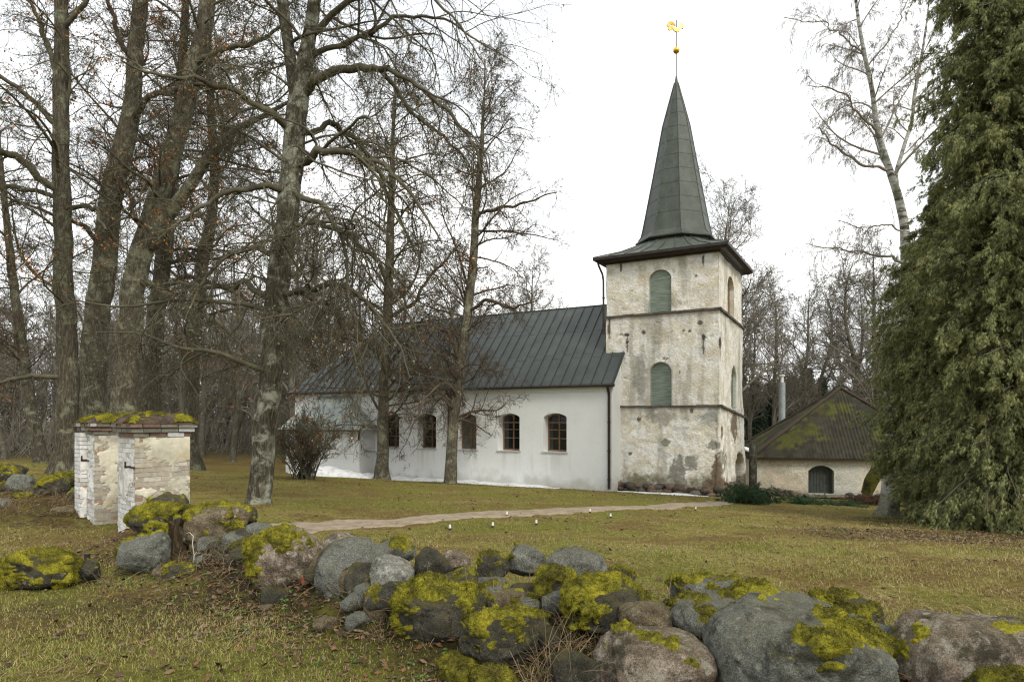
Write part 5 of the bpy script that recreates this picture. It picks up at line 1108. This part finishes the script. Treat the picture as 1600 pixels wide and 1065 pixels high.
tree('oak_tree', 'massive trunk behind the nearer gate pillar that leans and forks to the right',
     [([(192, 735, 54), (193, 660, 46), (196, 590, 44), (202, 510, 42), (212, 440, 41), (226, 375, 40), (246, 310, 38), (262, 255, 36), (276, 205, 35), (290, 160, 33), (302, 110, 32), (314, 60, 30), (325, 0, 28), (338, -120, 22), (345, -300, 12), (350, -450, 4)], 24, 24),
      ([(236, 385, 26), (262, 335, 24), (293, 292, 22), (330, 240, 18), (365, 205, 14), (405, 185, 10), (450, 160, 6)], 24, 22)],
     [([(210, 445, 12), (250, 455, 11), (300, 470, 10), (335, 500, 8), (380, 540, 5), (400, 580, 3)], 24, 22), ([(300, 110, 12), (340, 80, 10), (390, 70, 8), (440, 40, 5)], 24, 22), ([(225, 360, 8), (200, 300, 7), (185, 250, 5)], 24, 25)],
     [(32, .32, .97, 1.0, 4.6, 10, .15, .0, .4), (10, .3, .95, 1., 3.6, 9, .15, -.02, .45)], LV(-.01, .2), 57, 24, BARK, TWIGL, leaves=2300, group=BG, leafsize=.055, tuft=2500)
tree('oak_tree', 'tall straight trunk seen between the leaning trunk and the large near tree',
     [([(232, 720, 40), (235, 650, 34), (239, 560, 31), (246, 480, 30), (256, 400, 29), (263, 330, 27), (270, 260, 24), (280, 180, 20), (286, 90, 16), (290, 0, 13), (296, -150, 8), (298, -260, 3)], 29, 29)],
     [([(250, 450, 9), (290, 430, 8), (340, 445, 6), (390, 470, 3)], 29, 28)], [(30, .3, .97, .95, 5.0, 9, .15, .0, .4)], LV(-.01, .2), 61, 29, BARKD, TWIG, leaves=3500, group=BG, leafsize=.06)
tree('oak_tree', 'slimmer dark trunk just left of the large near tree, rising behind the far lawn',
     [([(296, 715, 30), (298, 640, 27), (302, 560, 25), (306, 480, 24), (314, 420, 22), (330, 350, 20), (336, 260, 17), (330, 180, 14), (325, 80, 11), (330, -40, 7), (334, -150, 3)], 34, 34)],
     [], [(32, .25, .97, .95, 5.6, 9, .15, .0, .4)], LV(-.01, .2), 67, 34, BARKD, TWIG, leaves=1600, group=BG, leafsize=.065)
tree('leaning_tree', 'leaning dark trunk at the left edge far behind the boulder wall',
     [([(66, 730, 24), (60, 690, 22), (48, 640, 20), (40, 580, 18), (30, 500, 16), (18, 420, 14), (8, 330, 11), (0, 240, 7), (-6, 150, 3)], 33, 33)],
     [], [(26, .3, .97, .95, 4.6, 9, .15, .0, .4)], LV(-.01, .2), 71, 33, BARKD, TWIG, group=BG)

# many-stemmed shrub
def shrub():
    rng = np.random.default_rng(73); Y = 27.; x = (477 - HX) / F * Y; z = gz(x, Y); root = thing('lilac_shrub', (x, Y, z), 'many-stemmed leafless shrub with a few rust leaves before the sacristy', 'shrub'); mb = MB(); N = 70
    st = np.column_stack([x + rng.normal(0, .22, N), Y + rng.normal(0, .2, N), np.full(N, z - .05)]); a = rng.uniform(0, 6.28, N); k = rng.uniform(.05, .85, N); d = np.column_stack([np.cos(a) * k, np.sin(a) * k, np.ones(N)])
    P, r = grow(st, d, rng.uniform(1.9, 3.5, N), rng.uniform(.016, .03, N), 10, .05, .0, rng, .3); V, Q = tubes(P, r, 5); mb.add(V, Q); mb.build('stems', TWIGL, root, smooth=True)
    mb = MB(); cur = (P, r)
    for n_, lr, K in ((8, .34, 7), (6, .4, 5), (4, .5, 4)):
        pos, dd, L, rd = spawn(*cur, n_, .25, 1., .55, .2, lr, .6, rng); cur = grow(pos, dd, L, rd, K, .1, .03, rng, .4, .006); V, Q = tubes(*cur, 3); mb.add(V, Q)
    mb.build('twigs', TWIGL, root); V, Q, c = leafbits(cur[0], 600, rng, .045, ORANGE); mesh('dead_leaves', V, Q, RUST, root, col=c)
shrub()

# birch on the right
n = NT('birch_bark'); st = n.scale((.5, .5, 2.2)); f = n.noise(3.6, 6, .7, co=st); c = n.ramp(f, [(.40, (.05, .045, .04)), (.48, (.42, .42, .38)), (.7, (.62, .62, .58))]); n.bump(f, .5, .03)
c = n.mix(n.ramp(n.noise(1.2, 6, .7), [(.52, 0.), (.6, .8)]), c, (.13, .13, .075)); sz_ = n.t.nodes.new('ShaderNodeSeparateXYZ'); n.t.links.new(n.co, sz_.inputs[0]); lw = n.math('ADD', n.math('MULTIPLY', sz_.outputs[2], -.35), n.noise(1.6, 6, .7)); c = n.mix(n.ramp(lw, [(.0, 0.), (.35, .9)]), c, n.ramp(n.noise(7, 8, .75), [(.38, (.05, .045, .03)), (.55, (.13, .125, .08)), (.7, (.30, .31, .26))])); BIRCH = n.done(c, .85)
BLV = [(12, .15, 1., .7, .40, 9, 4, .13, -.06, .5), (10, .1, 1., .7, .45, 9, 3, .10, -.15, .6), (6, .1, 1., .45, .75, 8, 3, .06, -.28, .8)]
tree('birch_tree', 'tall white-barked birch with thin hanging twigs rising left of the big thuja',
     [([(1388, 800, 30), (1390, 770, 28), (1394, 710, 27), (1402, 620, 25), (1412, 540, 22), (1418, 470, 20), (1416, 400, 18), (1412, 345, 16), (1400, 290, 14), (1382, 245, 12), (1369, 200, 10), (1366, 160, 9), (1361, 130, 8), (1350, 85, 8), (1341, 30, 6), (1333, -30, 5), (1330, -110, 2)], 20.5, 20.5),
      ([(1402, 300, 9), (1400, 270, 8), (1412, 230, 7), (1425, 190, 6), (1428, 150, 7), (1440, 90, 5), (1450, 20, 3), (1455, -60, 2)], 20.5, 21.2)],
     [([(1382, 272, 8), (1350, 258, 7), (1318, 240, 6), (1290, 215, 4), (1280, 200, 3)], 20.5, 19.5), ([(1364, 210, 7), (1348, 190, 6), (1330, 155, 5), (1300, 140, 4), (1262, 135, 2)], 20.5, 19.3), ([(1345, 85, 5), (1320, 55, 4), (1290, 35, 3), (1225, 28, 2)], 20.5, 19.5),
      ([(1410, 365, 5), (1385, 352, 4), (1350, 355, 3), (1310, 345, 2)], 20.5, 19.5), ([(1368, 100, 5), (1385, 70, 4), (1405, 35, 3), (1420, -10, 2)], 20.5, 20), ([(1414, 410, 9), (1385, 400, 7), (1330, 395, 4), (1260, 380, 2)], 20.5, 19.5)],
     [(20, .5, .98, .7, 2.8, 9, .1, -.0, .4), (10, .2, .95, .7, 2.2, 8, .1, 0, .4)], BLV, 79, 14, BIRCH, simple('birch_twig', (.24, .20, .16), (.42, .39, .33), 2, .9, bs=0), limbr=.6)

# thuja / cedar screen at the right
def conifer(label, px, Y, H_, prof, nb, seed, dens, skirt=0., drop=-.12, leafm=None, name='thuja_tree'):
    rng = np.random.default_rng(seed); x, y, z = onground(px, Y); root = thing(name, (x, y, z), label, 'tree', 'evergreens at the right edge' if name == 'thuja_tree' else None); hs = np.linspace(0, H_, 60)
    P = np.column_stack([x + .1 * np.sin(hs * .7), y + .1 * np.cos(hs * .5), z - .1 + hs]); r = np.interp(hs, [0, H_], [.24, .02]); V, Q = bark_tube(P, r, 10, seed); mesh('trunk', V, Q, BARKD, root, smooth=True)
    f = (np.arange(nb) + rng.random(nb)) / nb; h = skirt + (H_ - skirt) * f ** 1.05; a = np.arange(nb) * 2.39996 + rng.normal(0, .3, nb); Rr = np.interp(h / H_, *np.array(prof).T) * rng.uniform(.74, 1.12, nb) * (1 + .18 * np.sin(a * 3 + h * 1.7 + seed))
    st = np.column_stack([np.interp(h, hs, P[:, 0]), np.interp(h, hs, P[:, 1]), z + h]); d = np.column_stack([np.cos(a), np.sin(a), rng.uniform(.05, .55, nb)])
    B1, r1 = grow(st, d, Rr, .008 + Rr * .009, 10, .07, drop, rng, .25); mb = MB(); V, Q = tubes(B1, r1, 5); mb.add(V, Q)
    pos, dd, L, rd = spawn(B1, r1, 13, .15, 1., .8, .3, .42, .5, rng, fall=.55); dd[:, 2] -= .25; B2, r2 = grow(pos, dd, L, rd, 7, .1, -.16, rng, .3, .004); V, Q = tubes(B2, r2, 3); mb.add(V, Q); mb.build('branches', TWIGL, root, smooth=True)
    N = int(nb * 13 * dens); i = rng.integers(0, len(B2), N); k = rng.integers(1, 6, N); u = rng.random((N, 1)); p = B2[i, k] * (1 - u) + B2[i, k + 1] * u + rng.normal(0, .03, (N, 3)); T = norm(B2[i, k + 1] - B2[i, k])
    out_ = norm(np.column_stack([p[:, 0] - x, p[:, 1] - y, 0 * p[:, 0]])); dirn = norm(T * .5 + rng.normal(0, .38, (N, 3)) + np.array([0, 0, -.75]) + out_ * .25); side = norm(np.cross(dirn, rng.normal(0, 1, (N, 3)))); nn = np.cross(side, dirn)
    ln = rng.uniform(.06, .15, (N, 1)); tris = []
    for j, (s0, ang) in enumerate(((0, .0), (.18, .45), (.3, -.45), (.5, .4), (.1, -.65))):
        dj = dirn * cos(ang) + side * sin(ang); o_ = p + dirn * ln * s0; lj = ln * (1 - .55 * s0) * (1 if j == 0 else .62); sj = norm(np.cross(dj, nn)) * .0065
        tris.append(np.stack([o_ - sj, o_ + sj, o_ + dj * lj + nn * .01], 1))
    V = np.stack(tris, 1).reshape(-1, 3); cl = fbm(p * 1.6, 3, seed); g = rng.random(N) + .5 * cl
    pal = np.array([(.13, .15, .065), (.20, .22, .09), (.26, .28, .11), (.33, .335, .135), (.31, .25, .105), (.34, .20, .085)]); idx = np.select([g < .12, g < .45, g < .8, g < 1.13, g < 1.27], [0, 1, 2, 3, 4], 5); c = pal[idx] * rng.uniform(.75, 1.25, (N, 1))
    mesh('foliage', V, np.arange(len(V)).reshape(-1, 3), leafm or NEEDLE, root, col=np.repeat(c, 15, 0))
    return root
n = NT('evergreen_spray'); NEEDLE = n.done(n.attr(), .7, .25); tl_ = n.t.nodes.new('ShaderNodeBsdfTranslucent'); ms_ = n.t.nodes.new('ShaderNodeMixShader'); ms_.inputs[0].default_value = .35
n.L(n.attr(), tl_.inputs[0]); n.t.links.new(n.b.outputs[0], ms_.inputs[1]); n.t.links.new(tl_.outputs[0], ms_.inputs[2]); n.t.links.new(ms_.outputs[0], n.t.nodes['Material Output'].inputs[0])
conifer('huge drooping thuja filling the right edge, its skirts brushing the lawn', 1590, 15.6, 22, [(0, 2.3), (.06, 2.5), (.16, 2.2), (.37, 1.95), (.5, 1.95), (.7, 1.85), (.9, 1.3), (1, .3)], 1050, 83, 34, .1)
conifer('shorter thuja hugging the mossy birch trunk, left of the huge one', 1472, 18.6, 9.4, [(0, .9), (.1, 1.5), (.22, 1.85), (.6, 1.85), (.8, 1.05), (1, .2)], 480, 89, 36, .7)
conifer('dark thuja at the back right, glimpsed above and behind the huge one', 1600, 23, 19.5, [(0, 3.2), (.3, 3.3), (.6, 2.9), (.85, 2.), (1, .4)], 420, 97, 22, 1.0)

# cut spruce branches lying about, brush heap, fallen mossy trunk
def spruce_pile(name, label, spots, seed, col=None, cat='branches'):
    rng = np.random.default_rng(seed); x0, y0 = spots[0][0], spots[0][1]; root = thing(name, (x0, y0, gz(x0, y0)), label, cat); mb = MB(); tb = MB()
    for (x, y, wx, hh, n_) in spots:
        N = n_; a = rng.uniform(0, 6.28, N); st = np.column_stack([x + rng.normal(0, wx * .28, N), y + rng.normal(0, .3, N), np.zeros(N)]); st[:, 2] = GZ(st[:, 0], st[:, 1]) + hh * rng.uniform(.1, 1., N) * np.exp(-((st[:, 0] - x) / (wx * .55)) ** 2)
        d = np.column_stack([np.cos(a), np.sin(a) * .7, rng.uniform(-.1, .5, N)]); P, r = grow(st, d, rng.uniform(.35, .8, N), np.full(N, .012), 7, .08, -.12, rng); P[:, :, 2] = np.maximum(P[:, :, 2], GZ(P[:, :, 0].ravel(), P[:, :, 1].ravel()).reshape(P.shape[:2]) + .02); V, Q = tubes(P, r, 3); tb.add(V, Q)
        pos, dd, L, rd = spawn(P, r, 9, .1, 1., .8, .1, .4, .6, rng); B2, r2 = grow(pos, dd, L, rd, 4, .05, -.08, rng); M_ = 26 * len(B2); i = rng.integers(0, len(B2), M_); k = rng.integers(0, 3, M_); u = rng.random((M_, 1)); p = B2[i, k] * (1 - u) + B2[i, k + 1] * u; T = norm(B2[i, k + 1] - B2[i, k]); dn = norm(T * .7 + rng.normal(0, .6, (M_, 3))); s = norm(np.cross(dn, rng.normal(0, 1, (M_, 3)))) * .007
        c = (np.array([.05, .095, .04]) if col is None else col) * rng.uniform(.5, 1.6, (M_, 1)); mb.add(np.stack([p - s, p + s, p + dn * .085], 1).reshape(-1, 3), T=np.arange(3 * M_).reshape(-1, 3), col=np.repeat(c, 3, 0))
    tb.build('stems', TWIG, root); mb.build('needles', NEEDLE, root, usecol=True)
def g3(px, Y): return ((px - HX) / F * Y, Y)
x1, y1 = g3(1163, 23.2); x2, y2 = g3(1186, 24.2); spruce_pile('spruce_branches', 'dark green heap of cut spruce branches on the lawn before the tower door', [(x1, y1, .95, .62, 70), (x2, y2, .7, .5, 35)], 5)
x1, y1 = g3(1245, 24.6); spruce_pile('spruce_branches', 'low spread of cut spruce branches before the cellar house door', [(x1, y1, 1.3, .12, 26), (x1 + .8, y1 + .3, .8, .1, 10)], 6)
x1, y1 = g3(1320, 24.8); x2, y2 = g3(1345, 28.2); spruce_pile('spruce_branches', 'thin low row of cut spruce branches beside the reddish brush heap', [(x1, y1, 1.2, .1, 22)], 7)
x1, y1 = g3(1358, 26.5); spruce_pile('brush_heap', 'reddish brown brush heap near the leaning mossy trunk', [(x1, y1, 1.5, .3, 70)], 8, np.array([.15, .085, .05]), 'brush')
rng = np.random.default_rng(12); P, r = poly3([(1352, 770, 16), (1358, 752, 20), (1368, 736, 20), (1384, 722, 18), (1400, 712, 15), (1430, 690, 10)], 30.5, 29.5, 30, wob=.5); V, Q = bark_tube(P, r, 12, 4)
ft = thing('fallen_tree', tuple(P[0]), 'mossy trunk slanting to the right in front of the cellar house', 'tree'); mesh('trunk', V, Q, barkmat('mossy_bark', (.04, .035, .02), (.10, .09, .045), (.14, .14, .03), .42), ft, smooth=True)

# ------------------------------------------------------------------ trees farther off, copied from a few grown ones
def far_tree(name, seed, H_, spread, twig, bark, label, group, n1=26, n2=9, n3=7, n4=3, f0=.25, rt=.24, up=.02, loc=(0, 0), forks=0, ang=.8):
    rng = np.random.default_rng(seed); x, y = loc; z = gz(x, y); root = thing(name, (x, y, z), label, 'tree', group); K = 50; hs = np.linspace(0, 1, K); P = np.column_stack([x + vnoise(np.column_stack([hs * 2.5, hs * 0 + seed, hs * 0]), 1) * .05 * H_, y + vnoise(np.column_stack([hs * 2.5, hs * 0 + seed, hs * 0]), 2) * .05 * H_, z - .2 + hs * H_]); r = rt * (1 - hs) ** .8 + .015
    V, Q = bark_tube(P, r, 9, seed, .04, .5); mesh('trunk', V, Q, bark, root, smooth=True); mb = MB(); cur = (P[None], r[None])
    for li, (n_, a_, b_, an, lr, K_, sd_, w_, g_, rr) in enumerate(((n1, f0, .97, ang, 1., 11, 5, .16, up, .5), (n2, .15, 1, .75, .55, 9, 4, .2, up, .55), (n3, .15, 1, .75, .5, 6, 3, .22, up * .5, .6), (n4, .15, 1., .7, .5, 4, 3, .2, 0, .7))):
        pos, dd, L, rd = spawn(*cur, n_, a_, b_, an, .2, lr, rr, rng, plen=np.array([spread]) if li == 0 else None); cur = grow(pos, dd, L, np.minimum(rd, L * .016), K_, w_, g_, rng, .3, .008); V, Q = tubes(*cur, sd_); mb.add(V, Q)
    mb.build('crown', twig, root, smooth=True); return root
GL = 'bare trees of the wood behind the gate'; GR = 'bare trees behind the tower and cellar house'; GC = 'bare trees behind the nave'
lab = 'grey-brown bare tree in the hazy wood behind the gate pillars'
protos = [far_tree('woodland_tree', s, h, sp, TWIGF, BARKF, lab, GL, loc=l, rt=rt) for s, h, sp, l, rt in ((201, 15, 5.0, (-31, 50), .24), (202, 18, 4.4, (-25, 54), .26), (203, 13, 5.0, (-20, 48), .20), (204, 16, 5.4, (-15, 56), .24))]
rng = np.random.default_rng(55); placed = [(-31, 46), (-25, 50), (-20, 44), (-15, 52)]
for k in range(400):
    y = rng.uniform(46, 86); x = rng.uniform(-.86, -.28) * y
    if k > 300: break
    if any((x - a) ** 2 + (y - b) ** 2 < 13 for a, b in placed) or (x > -21 and y < 50) : continue
    placed.append((x, y)); copy_thing(protos[k % 4], (x, y, gz(x, y)), rng.uniform(0, 6.28), rng.uniform(.8, 1.2))
    if len(placed) > 27: break
# right and centre: each placed for itself
RB = dict(g=GR)
a = far_tree('background_tree', 211, 19.5, 7.0, TWIGF, BARKD, 'broad-crowned bare tree directly behind the tower, its boughs showing right of the eave', GR, n1=34, n2=12, n3=8, n4=4, loc=g3(1150, 47), rt=.34, f0=.3, up=.06)
b = far_tree('background_tree', 212, 15, 5.0, TWIGF, BARKF, 'slender forked bare tree behind the metal flue', GR, n1=26, n2=9, n3=7, n4=4, loc=g3(1215, 52), rt=.22, up=.08, ang=.55)
c_ = far_tree('background_tree', 213, 17, 5.6, TWIGF, BARKF, 'bare tree rising behind the peak of the cellar house roof', GR, n1=30, n2=9, n3=7, n4=4, loc=g3(1330, 50), rt=.26, up=.07, ang=.65)
d_ = far_tree('background_tree', 214, 17.5, 6., TWIGF, BARKF, 'round-topped bare oak showing above the nave roof ridge', GC, n1=30, n2=11, n3=8, n4=4, loc=g3(842, 57), rt=.3, f0=.3, up=.1, ang=.7)
for src, px, Y, sc, rz, lb, gp in ((b, 1175, 56, .95, 1., 'thin bare tree close to the right side of the tower', GR), (b, 1255, 58, 1.1, 2., 'bare tree between the flue and the cellar roof peak', GR), (c_, 1290, 60, 1., 3, 'paler bare tree farther back, left of the cellar roof peak', GR), (c_, 1375, 48, 1.0, 4.1, 'bare tree between the cellar house and the birch', GR),
                                   (a, 1410, 54, .85, 2.2, 'bare tree half hidden behind the birch and thuja', GR), (b, 1140, 66, .9, 3, 'far bare tree peeping out right behind the tower wall', GR), (d_, 770, 64, .8, 2, 'low bare crown over the nave ridge, left of the round-topped oak', GC), (c_, 905, 70, .72, 1, 'faint bare crown just left of the tower over the ridge', GC),
                                   (d_, 690, 58, .92, 4, 'bare crown over the nave ridge behind the leaning slim tree', GC), (c_, 560, 60, 1.1, 1.3, 'bare tree behind the far end of the nave roof', GC), (a, 500, 55, 1., 5, 'wide bare tree behind the sacristy end of the nave', GC), (b, 455, 52, 1.25, 2.5, 'bare tree right behind the large near tree, past the nave end', GC), (c_, 620, 66, 1.1, 3.3, 'bare tree behind the nave roof between the two snow-side trees', GC),
                                   (a, 1340, 66, .9, 1.2, 'farther bare tree over the right slope of the cellar roof', GR), (b, 1450, 60, 1.2, 0, 'bare tree behind the thujas', GR), (c_, 1225, 72, .9, 5, 'faint far bare tree behind the flue', GR)):
    x, y = g3(px, Y); r_ = copy_thing(src, (x, y, gz(x, y)), rz, sc, lb); r_['group'] = gp
# dark spruces
s1 = far_tree('x', 1, 2, 1, TWIGF, BARKF, 'x', 'x', n1=2, n2=1, n3=1, n4=1, loc=(0, -50))
for o_ in list(s1.children) + [s1]: bpy.data.objects.remove(o_)
def spruce(label, px, Y, H_, seed):
    rng = np.random.default_rng(seed); x, y = g3(px, Y); z = gz(x, y); root = thing('spruce_tree', (x, y, z), label, 'tree', 'dark spruces behind the cellar house'); mb = MB(); mb.tube([(x, y, z - .2), (x, y, z + H_)], [.18, .02], 8); mb.build('trunk', BARKD, root)
    nb = 230; h = (np.arange(nb) / nb) ** .9 * H_ * .97 + .3; a = np.arange(nb) * 2.4; Rr = (1 - h / (H_ + .4)) * H_ * .24 + .15; N = nb * 46; i = np.repeat(np.arange(nb), 46); u = rng.random(N) ** .7; p = np.column_stack([x + np.cos(a[i]) * Rr[i] * u, y + np.sin(a[i]) * Rr[i] * u, z + h[i] - .35 * u * Rr[i] + rng.normal(0, .05, N)]); p[:, :2] += rng.normal(0, .12, (N, 2)) * u[:, None]
    d = norm(np.column_stack([np.cos(a[i]) * .6, np.sin(a[i]) * .6, np.full(N, -.5)]) + rng.normal(0, .5, (N, 3))); s = norm(np.cross(d, rng.normal(0, 1, (N, 3)))) * .05; c = np.array([.030, .048, .026]) * rng.uniform(.6, 1.5, (N, 1))
    mesh('foliage', np.stack([p - s, p + s, p + d * .32], 1).reshape(-1, 3), np.arange(3 * N).reshape(-1, 3), NEEDLE, root, col=np.repeat(c, 3, 0)); return root
sp0 = spruce('dark spruce close to the right edge of the tower', 1180, 70, 9.5, 301)
for px, Y, sc, rz, lb in ((1200, 74, .95, 1, 'dark spruce left of the flue'), (1236, 72, 1.0, 2, 'dark spruce just right of the flue'), (1262, 76, 1.15, 3, 'dark spruce above the left slope of the cellar roof'), (1160, 80, 1.1, 4, 'dark spruce behind the tower corner'), (1218, 84, 1.05, 5, 'farther dark spruce directly behind the flue'),
                          (1285, 84, 1.1, 2.5, 'dark spruce farther back behind the cellar roof'), (1400, 70, 1.1, 1.5, 'dark spruce behind the birch'), (1350, 78, 1.0, .5, 'dark spruce behind the right slope of the cellar roof')):
    x, y = g3(px, Y); copy_thing(sp0, (x, y, gz(x, y)), rz, sc, lb)
# the far wood that closes the view
def far_wood():
    rng = np.random.default_rng(99); N = 1500; th = rng.uniform(-1.05, 1.1, N); dist = rng.uniform(78, 125, N); left = th < -.3; x = np.sin(th) * dist; y = np.cos(th) * dist; z = GZ(x, y); H_ = np.where(left, rng.uniform(11, 19, N), rng.uniform(6, 11, N))
    st = np.column_stack([x, y, z]); P, r = grow(st, np.tile([0, 0, 1.], (N, 1)) + rng.normal(0, .03, (N, 3)), H_, np.full(N, .14), 5, .03, 0, rng, .2); mb = MB(); V, Q = tubes(P, r, 4); mb.add(V, Q)
    pos, d, L, rd = spawn(P, r, 16, .15, 1, .8, .25, .26, .6, rng); P2, r2 = grow(pos, d, L, rd, 4, .12, .05, rng, .4, .03); V, Q = tubes(P2, r2, 3); mb.add(V, Q)
    pos, d, L, rd = spawn(P2, r2, 5, .2, 1, .7, .25, .5, .7, rng); P3, r3 = grow(pos, d, L, rd, 3, .12, .03, rng, .5, .022); V, Q = tubes(P3, r3, 3); mb.add(V, Q)
    # undergrowth
    M_ = 5000; th = rng.uniform(-1.05, 1.1, M_); dist = rng.uniform(62, 120, M_); x = np.sin(th) * dist; y = np.cos(th) * dist; st = np.column_stack([x, y, GZ(x, y)]); P4, r4 = grow(st, np.tile([0, 0, 1.], (M_, 1)) + rng.normal(0, .35, (M_, 3)), rng.uniform(1.5, 5, M_), np.full(M_, .035), 4, .15, 0, rng, .4, .02); V, Q = tubes(P4, r4, 3); mb.add(V, Q)
    pos, d, L, rd = spawn(P4, r4, 8, .2, 1, .7, .25, .4, .7, rng); P5, r5 = grow(pos, d, L, rd, 3, .12, .03, rng, .5, .02); V, Q = tubes(P5, r5, 3); mb.add(V, Q)
    tag(mb.build('far_woodland', TWIGF), 'brown-grey mass of bare woodland closing the view', 'woodland', kind='stuff')
far_wood()
